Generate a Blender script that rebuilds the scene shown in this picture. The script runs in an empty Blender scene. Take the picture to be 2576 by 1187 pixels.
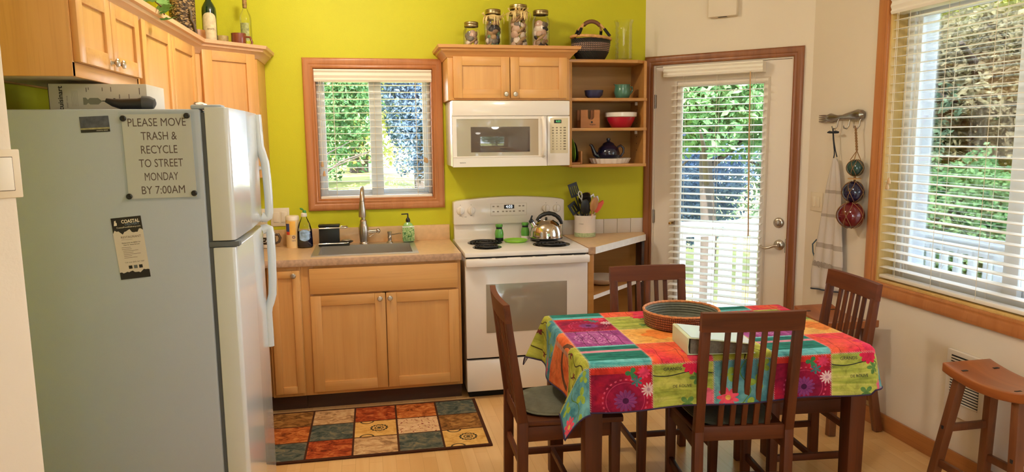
import bpy, bmesh, math, random
import numpy as np
from mathutils import Vector, Matrix
from math import sin, cos, pi, radians, sqrt, atan2
S = bpy.context.scene
COL = S.collection
random.seed(7)

# ------------------------------------------------------------------ camera, world, lights
YAW, PITCH, ROLL = 0.1954, -0.1359, -0.0101
F_PX = 1808.5
CAM = Vector((-0.5448, -4.8395, 1.5923))
_f = Vector((sin(YAW)*cos(PITCH), cos(YAW)*cos(PITCH), sin(PITCH)))
_r = Vector((cos(YAW), -sin(YAW), 0)); _u = _r.cross(_f)
_r, _u = cos(ROLL)*_r + sin(ROLL)*_u, -sin(ROLL)*_r + cos(ROLL)*_u
cam_d = bpy.data.cameras.new('camera')
cam_d.sensor_width = 36.0
cam_d.lens = 36.0*F_PX/2576.0
cam_d.clip_start = 0.05; cam_d.clip_end = 200
cam = bpy.data.objects.new('camera', cam_d); COL.objects.link(cam)
cam.matrix_world = Matrix(((_r.x, _u.x, -_f.x, CAM.x), (_r.y, _u.y, -_f.y, CAM.y), (_r.z, _u.z, -_f.z, CAM.z), (0, 0, 0, 1)))
S.camera = cam

S.view_settings.view_transform = 'Standard'
S.view_settings.look = 'None'
S.view_settings.gamma = 1.0
S.view_settings.use_curve_mapping = False
S.view_settings.exposure = 0.14
S.cycles.use_denoising = True
S.cycles.max_bounces = 10
S.cycles.diffuse_bounces = 5
S.cycles.transparent_max_bounces = 24
S.cycles.sample_clamp_indirect = 6.0
S.cycles.caustics_reflective = False
S.cycles.caustics_refractive = False

W = bpy.data.worlds.new('daylight'); S.world = W
W.use_nodes = True
_n = W.node_tree.nodes; _l = W.node_tree.links
_bg = _n['Background']
_tc = _n.new('ShaderNodeTexCoord'); _sx = _n.new('ShaderNodeSeparateXYZ'); _rp = _n.new('ShaderNodeValToRGB')
_l.new(_tc.outputs['Generated'], _sx.inputs[0]); _l.new(_sx.outputs['Z'], _rp.inputs[0]); _l.new(_rp.outputs[0], _bg.inputs[0])
_rp.color_ramp.elements[0].position = 0.0; _rp.color_ramp.elements[0].color = (0.82, 0.90, 1.0, 1)
_rp.color_ramp.elements[1].position = 0.7; _rp.color_ramp.elements[1].color = (0.50, 0.70, 1.0, 1)
_bg.inputs[1].default_value = 10.0


def add_light(name, kind, loc, energy, color, size=0.15, aim=None, **kw):
    d = bpy.data.lights.new(name, kind); d.energy = energy; d.color = color
    if kind == 'POINT': d.shadow_soft_size = size
    for k, v in kw.items(): setattr(d, k, v)
    o = bpy.data.objects.new(name, d); COL.objects.link(o); o.location = loc
    if aim is not None:
        o.rotation_euler = Vector(aim).to_track_quat('-Z', 'Y').to_euler()
    return o


sun = add_light('sun', 'SUN', (0, -5, 12), 26.0, (1.0, 0.95, 0.86), aim=(0.42, 0.62, -0.85), angle=radians(1.0))
WARM = (1.0, 0.90, 0.74)
add_light('kitchen_ceiling_lamp', 'POINT', (-0.72, -1.35, 2.70), 46, WARM, 0.10)
add_light('dining_ceiling_lamp', 'POINT', (0.55, -3.1, 2.70), 38, (1.0, 0.91, 0.78), 0.16)
add_light('living_ceiling_lamp', 'POINT', (-0.6, -5.9, 2.70), 10, (1.0, 0.93, 0.84), 0.2)


def portal(loc, aim, w, h):
    o = add_light('window_portal', 'AREA', loc, 1.0, (1, 1, 1), aim=aim, shape='RECTANGLE', size=w, size_y=h)
    o.data.cycles.is_portal = True


portal((-0.49, 0.15, 1.62), (0, -1, 0), 0.78, 0.86)
portal((2.32, -2.2, 1.53), (-1, 0, 0), 1.6, 1.5)
portal((1.80, -0.30, 1.15), (-0.7071, -0.7071, 0), 0.62, 1.75)
portal((0.65, -7.15, 1.2), (0, 1, 0), 2.5, 2.1)


# ------------------------------------------------------------------ colour + materials
def lin(v):
    v /= 255.0
    return v/12.92 if v <= 0.04045 else ((v+0.055)/1.055)**2.4


def rgb(r, g, b): return (lin(r), lin(g), lin(b), 1.0)


def new_mat(name):
    m = bpy.data.materials.new(name); m.use_nodes = True
    nt = m.node_tree
    return m, nt, nt.nodes['Principled BSDF']


def setp(b, **kw):
    for k, v in kw.items():
        b.inputs[k].default_value = v


def mix_rgb(nt, fac, a, b, blend='MIX'):
    n = nt.nodes.new('ShaderNodeMix'); n.data_type = 'RGBA'; n.blend_type = blend
    for sock, v in ((n.inputs[0], fac), (n.inputs[6], a), (n.inputs[7], b)):
        if hasattr(v, 'is_linked') or hasattr(v, 'links'): nt.links.new(v, sock)
        else: sock.default_value = v
    return n.outputs[2]


def noise(nt, scale=(1, 1, 1), s=1.0, detail=4, coord='Object', dist=0.0, rough=0.5):
    tc = nt.nodes.new('ShaderNodeTexCoord'); mp = nt.nodes.new('ShaderNodeMapping')
    mp.inputs['Scale'].default_value = scale
    nt.links.new(tc.outputs[coord], mp.inputs['Vector'])
    n = nt.nodes.new('ShaderNodeTexNoise'); n.inputs['Scale'].default_value = s
    n.inputs['Detail'].default_value = detail; n.inputs['Distortion'].default_value = dist
    n.inputs['Roughness'].default_value = rough
    nt.links.new(mp.outputs[0], n.inputs['Vector'])
    return n.outputs['Fac']


def ramp(nt, fac, stops, interp='LINEAR'):
    n = nt.nodes.new('ShaderNodeValToRGB'); nt.links.new(fac, n.inputs[0])
    cr = n.color_ramp; cr.interpolation = interp
    while len(cr.elements) < len(stops): cr.elements.new(0.5)
    for e, (p, c) in zip(cr.elements, stops): e.position = p; e.color = c
    return n.outputs[0]


def bump(nt, b, fac, strength=0.2, dist=0.01):
    n = nt.nodes.new('ShaderNodeBump'); n.inputs['Strength'].default_value = strength
    n.inputs['Distance'].default_value = dist
    nt.links.new(fac, n.inputs['Height']); nt.links.new(n.outputs[0], b.inputs['Normal'])


def P(name, col, rough=0.5, metal=0.0, var=0.0, vscale=6.0, bmp=0.0, bscale=60.0, coat=0.0, emit=None, spec=None):
    """plain surface with an optional mottled tint and fine bump"""
    m, nt, b = new_mat(name)
    setp(b, **{'Base Color': col, 'Roughness': rough, 'Metallic': metal, 'Coat Weight': coat})
    if spec is not None: b.inputs['Specular IOR Level'].default_value = spec
    if var:
        f = noise(nt, s=vscale, detail=5)
        a = tuple(c*(1-var) for c in col[:3])+(1,); z = tuple(min(1, c*(1+var)) for c in col[:3])+(1,)
        nt.links.new(ramp(nt, f, [(0.3, a), (0.7, z)]), b.inputs['Base Color'])
    if bmp:
        bump(nt, b, noise(nt, s=bscale, detail=3), bmp, 0.004)
    if emit:
        b.inputs['Emission Color'].default_value = emit[0]; b.inputs['Emission Strength'].default_value = emit[1]
    m.diffuse_color = col
    return m


def wood(name, light, dark, axis='z', rough=0.42, fine=1.0, coat=0.15, contrast=(0.32, 0.68)):
    m, nt, b = new_mat(name)
    sc = {'x': (0.9, 14, 14), 'y': (14, 0.9, 14), 'z': (14, 14, 0.9)}[axis]
    sc2 = {'x': (3, 120, 120), 'y': (120, 3, 120), 'z': (120, 120, 3)}[axis]
    f = noise(nt, sc, 1.0*fine, 5, dist=0.6)
    f2 = noise(nt, sc2, 1.0*fine, 2)
    c1 = ramp(nt, f, [(contrast[0], dark), (contrast[1], light)])
    d = tuple(c*0.80 for c in dark[:3])+(1,)
    c2 = mix_rgb(nt, ramp(nt, f2, [(0.55, (0, 0, 0, 1)), (0.75, (0.35, 0.35, 0.35, 1))]), c1, d)
    nt.links.new(c2, b.inputs['Base Color'])
    setp(b, Roughness=rough); b.inputs['Coat Weight'].default_value = coat; b.inputs['Coat Roughness'].default_value = 0.25
    bump(nt, b, f2, 0.05, 0.002)
    return m


def pane_mat(name, tint=(1, 1, 1, 1), refl=1.0, rough=0.0):
    """thin clear sheet: straight-through light plus a fresnel mirror"""
    m = bpy.data.materials.new(name); m.use_nodes = True; nt = m.node_tree; nt.nodes.clear()
    out = nt.nodes.new('ShaderNodeOutputMaterial'); mx = nt.nodes.new('ShaderNodeMixShader')
    tr = nt.nodes.new('ShaderNodeBsdfTransparent'); gl = nt.nodes.new('ShaderNodeBsdfGlossy'); fr = nt.nodes.new('ShaderNodeFresnel')
    fr.inputs['IOR'].default_value = 1.45; gl.inputs['Roughness'].default_value = rough
    tr.inputs[0].default_value = tint
    mu = nt.nodes.new('ShaderNodeMath'); mu.operation = 'MULTIPLY'; mu.inputs[1].default_value = refl
    nt.links.new(fr.outputs[0], mu.inputs[0]); nt.links.new(mu.outputs[0], mx.inputs[0])
    nt.links.new(tr.outputs[0], mx.inputs[1]); nt.links.new(gl.outputs[0], mx.inputs[2]); nt.links.new(mx.outputs[0], out.inputs[0])
    return m


def leaf_mat(name, c1, c2, c3, trans=0.45):
    m = bpy.data.materials.new(name); m.use_nodes = True; nt = m.node_tree; nt.nodes.clear()
    out = nt.nodes.new('ShaderNodeOutputMaterial'); mx = nt.nodes.new('ShaderNodeMixShader')
    d = nt.nodes.new('ShaderNodeBsdfDiffuse'); t = nt.nodes.new('ShaderNodeBsdfTranslucent')
    col = ramp(nt, noise(nt, s=2.2, detail=6, rough=0.7), [(0.33, c1), (0.5, c2), (0.68, c3)])
    nt.links.new(col, d.inputs[0]); nt.links.new(col, t.inputs[0])
    mx.inputs[0].default_value = trans
    nt.links.new(d.outputs[0], mx.inputs[1]); nt.links.new(t.outputs[0], mx.inputs[2]); nt.links.new(mx.outputs[0], out.inputs[0])
    return m


class NB:
    """small math-node builder for drawn patterns in UV space"""
    def __init__(s, nt): s.nt = nt

    def op(s, o, a, b=0.0, c=None):
        n = s.nt.nodes.new('ShaderNodeMath'); n.operation = o
        for i, v in enumerate((a, b, c)):
            if v is None: continue
            if isinstance(v, (int, float)): n.inputs[i].default_value = v
            else: s.nt.links.new(v, n.inputs[i])
        return n.outputs[0]

    def uv(s, per_u, per_v, u0=0.0, v0=0.0):
        tc = s.nt.nodes.new('ShaderNodeTexCoord'); sp = s.nt.nodes.new('ShaderNodeSeparateXYZ')
        s.nt.links.new(tc.outputs['UV'], sp.inputs[0])
        u = s.op('FRACT', s.op('MULTIPLY', s.op('SUBTRACT', sp.outputs[0], u0), 1/per_u))
        v = s.op('FRACT', s.op('MULTIPLY', s.op('SUBTRACT', sp.outputs[1], v0), 1/per_v))
        return u, v

    def polar(s, u, v, cx, cy):
        dx = s.op('SUBTRACT', u, cx); dy = s.op('SUBTRACT', v, cy)
        r = s.op('SQRT', s.op('ADD', s.op('MULTIPLY', dx, dx), s.op('MULTIPLY', dy, dy)))
        return r, s.op('ARCTAN2', dy, dx)

    def less(s, a, b): return s.op('LESS_THAN', a, b)

    def petals(s, r, th, n, r0, amp):
        return s.less(r, s.op('ADD', r0, s.op('MULTIPLY', s.op('ABSOLUTE', s.op('SINE', s.op('MULTIPLY', th, n/2))), amp)))

    def ring(s, r, a, b): return s.op('MULTIPLY', s.op('GREATER_THAN', r, a), s.less(r, b))

    def over(s, base, mask, col): return mix_rgb(s.nt, mask, base, col)


# ------------------------------------------------------------------ mesh builder
class MB:
    def __init__(s): s.bm = bmesh.new()

    def _merge(s, t, m=0, M=None):
        if M is not None: t.transform(M)
        for f in t.faces: f.material_index = m
        me = bpy.data.meshes.new('tmp'); t.to_mesh(me); t.free()
        s.bm.from_mesh(me); bpy.data.meshes.remove(me)
        return s

    def box(s, x0, x1, y0, y1, z0, z1, b=0.0, m=0, M=None, seg=2):
        t = bmesh.new()
        bmesh.ops.create_cube(t, size=1.0, matrix=Matrix.Translation(((x0+x1)/2, (y0+y1)/2, (z0+z1)/2)) @ Matrix.Diagonal((abs(x1-x0), abs(y1-y0), abs(z1-z0), 1)))
        if b > 0:
            bmesh.ops.bevel(t, geom=t.edges[:]+t.verts[:], offset=min(b, 0.49*min(abs(x1-x0), abs(y1-y0), abs(z1-z0))), segments=seg, profile=0.5, affect='EDGES')
        return s._merge(t, m, M)

    def bar(s, p, q, w, d, up=(0, 0, 1), b=0.002, m=0, w2=None, d2=None):
        """bar from p to q, w along the side axis, d along the 'up' axis; optional taper"""
        p = Vector(p); q = Vector(q); z = (q-p); L = z.length; z.normalize()
        u = Vector(up); x = u.cross(z)
        if x.length < 1e-6: x = Vector((1, 0, 0)).cross(z)
        x.normalize(); y = z.cross(x)
        t = bmesh.new()
        bmesh.ops.create_cube(t, size=1.0, matrix=Matrix.Translation((0, 0, L/2)) @ Matrix.Diagonal((w, d, L, 1)))
        if w2 or d2:
            for v in t.verts:
                if v.co.z > L/2: v.co.x *= (w2 or w)/w; v.co.y *= (d2 or d)/d
        if b > 0: bmesh.ops.bevel(t, geom=t.edges[:], offset=b, segments=2, profile=0.5, affect='EDGES')
        M = Matrix(((x.x, y.x, z.x, p.x), (x.y, y.y, z.y, p.y), (x.z, y.z, z.z, p.z), (0, 0, 0, 1)))
        return s._merge(t, m, M)

    def tube(s, pts, r, seg=10, m=0, closed=False, caps=True, flat=1.0):
        pts = [Vector(p) for p in pts]; n = len(pts)
        rs = r if isinstance(r, (list, tuple)) else [r]*n
        t = bmesh.new(); rings = []
        tan = []
        for i in range(n):
            a = pts[(i-1) % n] if (closed or i > 0) else pts[i]
            c = pts[(i+1) % n] if (closed or i < n-1) else pts[i]
            tan.append((c-a).normalized())
        ref = Vector((0, 0, 1)) if abs(tan[0].z) < 0.9 else Vector((1, 0, 0))
        x = ref.cross(tan[0]).normalized()
        for i in range(n):
            x = (x - tan[i]*x.dot(tan[i])).normalized(); y = tan[i].cross(x)
            rings.append([t.verts.new(pts[i] + (x*cos(2*pi*k/seg) + y*sin(2*pi*k/seg)*flat)*rs[i]) for k in range(seg)])
        for i in range(n if closed else n-1):
            a, c = rings[i], rings[(i+1) % n]
            for k in range(seg): t.faces.new((a[k], a[(k+1) % seg], c[(k+1) % seg], c[k]))
        if caps and not closed:
            t.faces.new(list(reversed(rings[0]))); t.faces.new(rings[-1])
        return s._merge(t, m)

    def lathe(s, prof, c=(0, 0, 0), seg=32, m=0, M=None, sx=1.0, sy=1.0):
        t = bmesh.new(); rings = []
        for r, z in prof:
            if r < 1e-6: rings.append([t.verts.new((0, 0, z))])
            else: rings.append([t.verts.new((r*cos(2*pi*k/seg)*sx, r*sin(2*pi*k/seg)*sy, z)) for k in range(seg)])
        for a, d in zip(rings, rings[1:]):
            for k in range(seg):
                k2 = (k+1) % seg
                if len(a) == 1 and len(d) == 1: continue
                if len(a) == 1: t.faces.new((a[0], d[k2], d[k]))
                elif len(d) == 1: t.faces.new((a[k], a[k2], d[0]))
                else: t.faces.new((a[k], a[k2], d[k2], d[k]))
        bmesh.ops.recalc_face_normals(t, faces=t.faces[:])
        T = Matrix.Translation(c)
        return s._merge(t, m, T @ M if M is not None else T)

    def prism(s, poly, axis, lo, hi, m=0, b=0.0, M=None):
        t = bmesh.new()
        mk = {'z': lambda a, c, h: (a, c, h), 'y': lambda a, c, h: (a, h, c), 'x': lambda a, c, h: (h, a, c)}[axis]
        A = [t.verts.new(mk(a, c, lo)) for a, c in poly]; B = [t.verts.new(mk(a, c, hi)) for a, c in poly]
        n = len(poly)
        t.faces.new(A); t.faces.new(list(reversed(B)))
        for i in range(n): t.faces.new((A[i], B[i], B[(i+1) % n], A[(i+1) % n]))
        bmesh.ops.recalc_face_normals(t, faces=t.faces[:])
        if b > 0: bmesh.ops.bevel(t, geom=t.edges[:], offset=b, segments=2, profile=0.5, affect='EDGES')
        return s._merge(t, m, M)

    def ball(s, c, rx, ry=None, rz=None, seg=20, m=0, M=None):
        ry = rx if ry is None else ry; rz = rx if rz is None else rz
        t = bmesh.new(); bmesh.ops.create_uvsphere(t, u_segments=seg, v_segments=max(8, seg//2+2), radius=1.0)
        t.transform(Matrix.Diagonal((rx, ry, rz, 1)))
        T = Matrix.Translation(c)
        return s._merge(t, m, T @ M if M is not None else T)

    def wall(s, x0, x1, z0, z1, y0, y1, holes=(), m=0, M=None):
        """slab in the xz plane with rectangular holes (hx0,hx1,hz0,hz1)"""
        xs = sorted({x0, x1, *[h[0] for h in holes], *[h[1] for h in holes]}); zs = sorted({z0, z1, *[h[2] for h in holes], *[h[3] for h in holes]})
        solid = {}
        for i in range(len(xs)-1):
            for k in range(len(zs)-1):
                cx, cz = (xs[i]+xs[i+1])/2, (zs[k]+zs[k+1])/2
                solid[i, k] = not any(h[0] < cx < h[1] and h[2] < cz < h[3] for h in holes)
        t = bmesh.new(); V = {}

        def v(i, k, y):
            key = (i, k, y)
            if key not in V: V[key] = t.verts.new((xs[i], y, zs[k]))
            return V[key]
        for (i, k), ok in solid.items():
            if not ok: continue
            t.faces.new((v(i, k, y0), v(i+1, k, y0), v(i+1, k+1, y0), v(i, k+1, y0)))
            t.faces.new((v(i, k+1, y1), v(i+1, k+1, y1), v(i+1, k, y1), v(i, k, y1)))
            for di, dk, a, c in ((-1, 0, (i, k), (i, k+1)), (1, 0, (i+1, k+1), (i+1, k)), (0, -1, (i+1, k), (i, k)), (0, 1, (i, k+1), (i+1, k+1))):
                if not solid.get((i+di, k+dk), False):
                    t.faces.new((v(*a, y0), v(*c, y0), v(*c, y1), v(*a, y1)))
        bmesh.ops.recalc_face_normals(t, faces=t.faces[:])
        return s._merge(t, m, M)

    def raw(s, verts, faces, m=0):
        t = bmesh.new(); V = [t.verts.new(v) for v in verts]
        for f in faces: t.faces.new([V[i] for i in f])
        return s._merge(t, m)

    def frame(s, x0, x1, z0, z1, w, y0, y1, b=0.003, m=0, mv=None, bottom=True, M=None):
        """rectangular frame of outer size x0..x1, z0..z1 and member width w, mitred look by butting"""
        mv = m if mv is None else mv
        s.box(x0, x0+w, y0, y1, z0, z1, b, mv, M); s.box(x1-w, x1, y0, y1, z0, z1, b, mv, M)
        s.box(x0+w, x1-w, y0, y1, z1-w, z1, b, m, M)
        if bottom: s.box(x0+w, x1-w, y0, y1, z0, z0+w, b, m, M)
        return s

    def moulding(s, x0, x1, z0, z1, prof, M=None, m=0, bottom=True):
        """mitred casing: prof = [(distance outward from the opening, y)] swept round the opening x0..x1,z0..z1"""
        t = bmesh.new(); n = len(prof)
        corners = [(x0, z0, -1, -1), (x0, z1, -1, 1), (x1, z1, 1, 1), (x1, z0, 1, -1)]
        rings = []
        for (cx, cz, sx, sz) in corners:
            if not bottom and sz < 0: rings.append([t.verts.new((cx+sx*d, y, cz)) for d, y in prof])
            else: rings.append([t.verts.new((cx+sx*d, y, cz+sz*d)) for d, y in prof])
        for i in range(4 if bottom else 3):
            a, c = rings[i], rings[(i+1) % 4]
            for k in range(n): t.faces.new((a[k], a[(k+1) % n], c[(k+1) % n], c[k]))
        if not bottom: t.faces.new(rings[0]); t.faces.new(list(reversed(rings[3])))
        bmesh.ops.recalc_face_normals(t, faces=t.faces[:])
        return s._merge(t, m, M)

    def build(s, name, mats, parent=None, angle=40, loc=None):
        off = Vector((0, 0, 0))
        if parent is not None: off = OFF.get(parent.name_full, off)
        elif loc is not None: off = Vector(loc)
        if off.length > 0: s.bm.transform(Matrix.Translation(-off))
        me = bpy.data.meshes.new(name); s.bm.to_mesh(me); s.bm.free()
        for mm in (mats if isinstance(mats, (list, tuple)) else [mats]): me.materials.append(mm)
        for p in me.polygons: p.use_smooth = True
        me.set_sharp_from_angle(angle=radians(angle))
        o = bpy.data.objects.new(name, me); COL.objects.link(o)
        if parent is not None:
            o.parent = parent
            if parent.name_full in OFF: OFF[o.name_full] = OFF[parent.name_full]
        elif loc is not None: o.location = loc
        return o


OFF = {}   # roots whose parts are written in world coordinates


def tag(o, label, cat, group=None, kind=None):
    if label: o['label'] = label
    if cat: o['category'] = cat
    if group: o['group'] = group
    if kind: o['kind'] = kind
    return o


def thing(name, label, cat, loc=(0, 0, 0), rotz=0.0, group=None, world=False, kind=None):
    o = bpy.data.objects.new(name, None); COL.objects.link(o)
    o.empty_display_size = 0.05
    o.location = loc; o.rotation_euler = (0, 0, rotz)
    tag(o, label, cat, group, kind)
    if world: OFF[o.name_full] = Vector(loc)
    return o


def solo(name, mb, mats, label, cat, loc, group=None, angle=40):
    return tag(mb.build(name, mats, None, angle, loc), label, cat, group)


def struct(name, mb, mats, angle=30, kind='structure', loc=(0, 0, 0)):
    o = mb.build(name, mats, None, angle, loc); o['kind'] = kind
    return o


def struct_root(name, loc=(0, 0, 0), rotz=0.0, world=False):
    return thing(name, None, None, loc, rotz, None, world, 'structure')


def copy_tree(o, parent=None):
    c = o.copy(); COL.objects.link(c)
    if parent is not None: c.parent = parent
    for ch in list(o.children): copy_tree(ch, c)
    return c


def lettering(body, M, mat, parent, width=None, height=None, name='lettering', align='CENTER', bold=0.0, label=None):
    """flat letters: x right, y up in M; scaled to a width or to a cap height"""
    cu = bpy.data.curves.new('letters', 'FONT'); cu.body = body; cu.size = 1.0; cu.align_x = align; cu.align_y = 'CENTER'
    cu.offset = bold; cu.extrude = 0.0; cu.space_line = 0.9; cu.resolution_u = 3
    o = bpy.data.objects.new('letters', cu); COL.objects.link(o)
    dg = bpy.context.evaluated_depsgraph_get()
    me = bpy.data.meshes.new_from_object(o.evaluated_get(dg))
    bpy.data.objects.remove(o); bpy.data.curves.remove(cu)
    xs = [v.co.x for v in me.vertices]; ys = [v.co.y for v in me.vertices]
    sx = sy = 1.0
    if width: sx = sy = width/max(1e-6, max(xs)-min(xs))
    if height:
        sy = height/max(1e-6, max(ys)-min(ys))
        if not width: sx = sy
    mb = MB(); mb.bm.from_mesh(me); bpy.data.meshes.remove(me)
    mb.bm.transform(M @ Matrix.Diagonal((sx, sy, 1, 1)))
    ob = mb.build(name, mat, parent)
    if label: ob['label'] = label
    return ob


def basis(o, right, up):
    r = Vector(right).normalized(); u = Vector(up).normalized(); n = r.cross(u)
    return Matrix(((r.x, u.x, n.x, o[0]), (r.y, u.y, n.y, o[1]), (r.z, u.z, n.z, o[2]), (0, 0, 0, 1)))


def RX(a): return Matrix.Rotation(a, 4, 'X')
def RY(a): return Matrix.Rotation(a, 4, 'Y')
def RZ(a): return Matrix.Rotation(a, 4, 'Z')
def TR(x, y, z): return Matrix.Translation((x, y, z))
def arc(cx, cz, r, a0, a1, n, y=0.0): return [(cx+r*cos(a0+(a1-a0)*i/(n-1)), y, cz+r*sin(a0+(a1-a0)*i/(n-1))) for i in range(n)]

# ------------------------------------------------------------------ shared materials
M_green = P('lime_green_paint', rgb(200, 196, 22), 0.62, var=0.05, vscale=1.5, bmp=0.12, bscale=140)
M_white = P('warm_white_paint', rgb(228, 216, 198), 0.65, var=0.02, vscale=2, bmp=0.12, bscale=120)
M_ceil = P('ceiling_paint', rgb(235, 228, 214), 0.8)
M_maple = wood('maple_upright', rgb(217, 165, 99), rgb(202, 146, 81), 'z', contrast=(0.25, 0.75))
M_maple_x = wood('maple_level', rgb(217, 165, 99), rgb(200, 144, 79), 'x', contrast=(0.25, 0.75))
M_maple_y = wood('maple_level_deep', rgb(217, 165, 99), rgb(200, 144, 79), 'y', contrast=(0.25, 0.75))
M_crown = wood('maple_crown', rgb(226, 184, 146), rgb(212, 164, 124), 'y', contrast=(0.25, 0.75))
M_crown_x = wood('maple_crown_level', rgb(214, 160, 100), rgb(198, 140, 82), 'x', contrast=(0.25, 0.75))
M_cabin = P('cabinet_inside', rgb(196, 150, 92), 0.6)
M_shelf = wood('birch_shelf', rgb(196, 142, 74), rgb(176, 122, 58), 'x', contrast=(0.3, 0.7))
M_ply = wood('birch_ply_back', rgb(182, 134, 70), rgb(164, 116, 56), 'x', contrast=(0.3, 0.7))
M_toe = wood('dark_toe_kick', rgb(70, 40, 26), rgb(48, 26, 16), 'x')
M_fir = wood('fir_casing_x', rgb(188, 122, 70), rgb(164, 98, 52), 'x', contrast=(0.25, 0.75))
M_firz = wood('fir_casing', rgb(192, 126, 74), rgb(170, 104, 56), 'z', contrast=(0.25, 0.75))
M_firr = wood('fir_casing_y', rgb(186, 122, 66), rgb(160, 96, 46), 'y', contrast=(0.25, 0.75))
M_doorcas = wood('stained_door_casing', rgb(150, 92, 52), rgb(118, 66, 34), 'z', contrast=(0.25, 0.75))
M_jamb_sun = wood('sunlit_fir_jamb', rgb(226, 196, 128), rgb(206, 170, 100), 'z', contrast=(0.25, 0.75))  # fir reveal; the warm sunlight on it is put into this yellow
M_vinyl = P('white_vinyl', rgb(232, 236, 240), 0.35)
M_pane = pane_mat('window_glass', (0.98, 0.985, 0.985, 1), 0.8)
M_slat = P('white_slat', rgb(240, 234, 222), 0.4)
M_cord = P('blind_cord', rgb(225, 215, 196), 0.8)
M_tassel = P('tassel_wood', rgb(196, 160, 118), 0.5)
M_doorw = P('white_door_paint', rgb(226, 214, 200), 0.45)
M_nickel = P('satin_nickel', rgb(186, 176, 164), 0.30, 1.0)
M_pewter = P('pewter', rgb(150, 142, 134), 0.27, 1.0)
M_steel = P('stainless_steel', rgb(214, 208, 202), 0.36, 1.0)
M_chrome = P('chrome', rgb(225, 225, 225), 0.08, 1.0)
M_black = P('black_plastic', rgb(16, 16, 17), 0.4)
M_blackm = P('black_matte', rgb(12, 12, 13), 0.75)
M_enamel = P('white_enamel', rgb(232, 225, 218), 0.22, coat=0.3)
M_cream = P('cream_plastic', rgb(228, 214, 190), 0.4)
M_ink = P('dark_ink', rgb(30, 28, 30), 0.6)
M_grey_ink = P('grey_brown_ink', rgb(96, 80, 80), 0.6)
M_paper = P('white_paper', rgb(226, 224, 222), 0.6)


def floor_mat():
    m, nt, b = new_mat('maple_laminate')
    tc = nt.nodes.new('ShaderNodeTexCoord'); mp = nt.nodes.new('ShaderNodeMapping')
    mp.inputs['Rotation'].default_value = (0, 0, pi/2); mp.inputs['Scale'].default_value = (1, 1, 1)
    nt.links.new(tc.outputs['Object'], mp.inputs['Vector'])
    br = nt.nodes.new('ShaderNodeTexBrick'); nt.links.new(mp.outputs[0], br.inputs['Vector'])
    br.offset = 0.37; br.offset_frequency = 2
    br.inputs['Color1'].default_value = rgb(236, 196, 138); br.inputs['Color2'].default_value = rgb(220, 174, 114)
    br.inputs['Mortar'].default_value = rgb(206, 160, 104)
    br.inputs['Scale'].default_value = 1.0; br.inputs['Mortar Size'].default_value = 0.0012; br.inputs['Bias'].default_value = 0.0
    br.inputs['Brick Width'].default_value = 0.46; br.inputs['Row Height'].default_value = 0.066
    g = noise(nt, (22, 1.4, 1), 1.0, 5, dist=0.8)
    c = mix_rgb(nt, ramp(nt, g, [(0.35, (0, 0, 0, 1)), (0.7, (0.45, 0.45, 0.45, 1))]), br.outputs['Color'], rgb(218, 166, 104))
    nt.links.new(c, b.inputs['Base Color'])
    setp(b, Roughness=0.28); b.inputs['Coat Weight'].default_value = 0.25; b.inputs['Coat Roughness'].default_value = 0.16
    return m


M_floor = floor_mat()

# ------------------------------------------------------------------ room shell
CH = 2.82
DM = TR(1.37, 0, 0) @ RZ(radians(-45))
RMX = TR(2.15, -0.778, 0) @ RZ(radians(-90))
struct('floor', MB().prism([(-3.2, 0.1), (1.42, 0.1), (2.25, -0.72), (2.25, -7.1), (-3.2, -7.1)], 'z', -0.1, 0.0), M_floor)
struct('ceiling', MB().box(-3.3, 2.9, -7.2, 0.2, CH, CH+0.1), M_ceil)
struct('wall_back', MB().wall(-1.9, 1.41, 0, CH, 0.0, 0.14, [(-0.872, -0.112, 1.195, 2.045)]), M_green)
struct('wall_side', MB().box(-1.9, -1.77, -2.9, 0.0, 0, CH), M_green)
struct('wall_door', MB().wall(0.0, 1.12, 0, CH, 0.0, 0.14, [(0.066, 0.992, 0.0, 2.075)], M=DM), M_white)
struct('wall_window', MB().wall(0.0, 6.4, 0, CH, 0.0, 0.14, [(0.662, 2.17, 0.80, 2.29)], M=RMX), M_white)
struct('wall_rear', MB().wall(-3.3, 2.3, 0, CH, -7.14, -7.0, [(-0.6, 1.9, 0.15, 2.25)]), M_white)
struct('wall_living', MB().box(-3.33, -3.2, -7.0, -2.9, 0, CH), M_white)
# partition with a rounded end beside the camera
pw = [(-3.2, -3.06), (-3.2, -2.85), (-1.43, -2.85), (-1.382, -2.918), (-1.373, -2.928), (-1.370, -2.934), (-1.374, -2.944), (-1.49, -3.06)]
struct('wall_partition', MB().prism(pw, 'z', 0, CH), M_white)
mb = MB().box(2.135, 2.15, -6.9, -0.80, 0.0, 0.09, 0.004)
struct('baseboard_window', mb, M_firr)
mb = MB().box(0.0, 0.062, -0.013, 0, 0.0, 0.09, 0.004, M=DM).box(1.06, 1.10, -0.013, 0, 0, 0.09, 0.004, M=DM)
struct('baseboard_door', mb, M_fir)

CASING = [(0, 0.0), (0, -0.014), (0.008, -0.018), (0.016, -0.014), (0.022, -0.014), (0.028, -0.019), (0.046, -0.021), (0.056, -0.021), (0.064, -0.016), (0.066, 0.0)]

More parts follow.
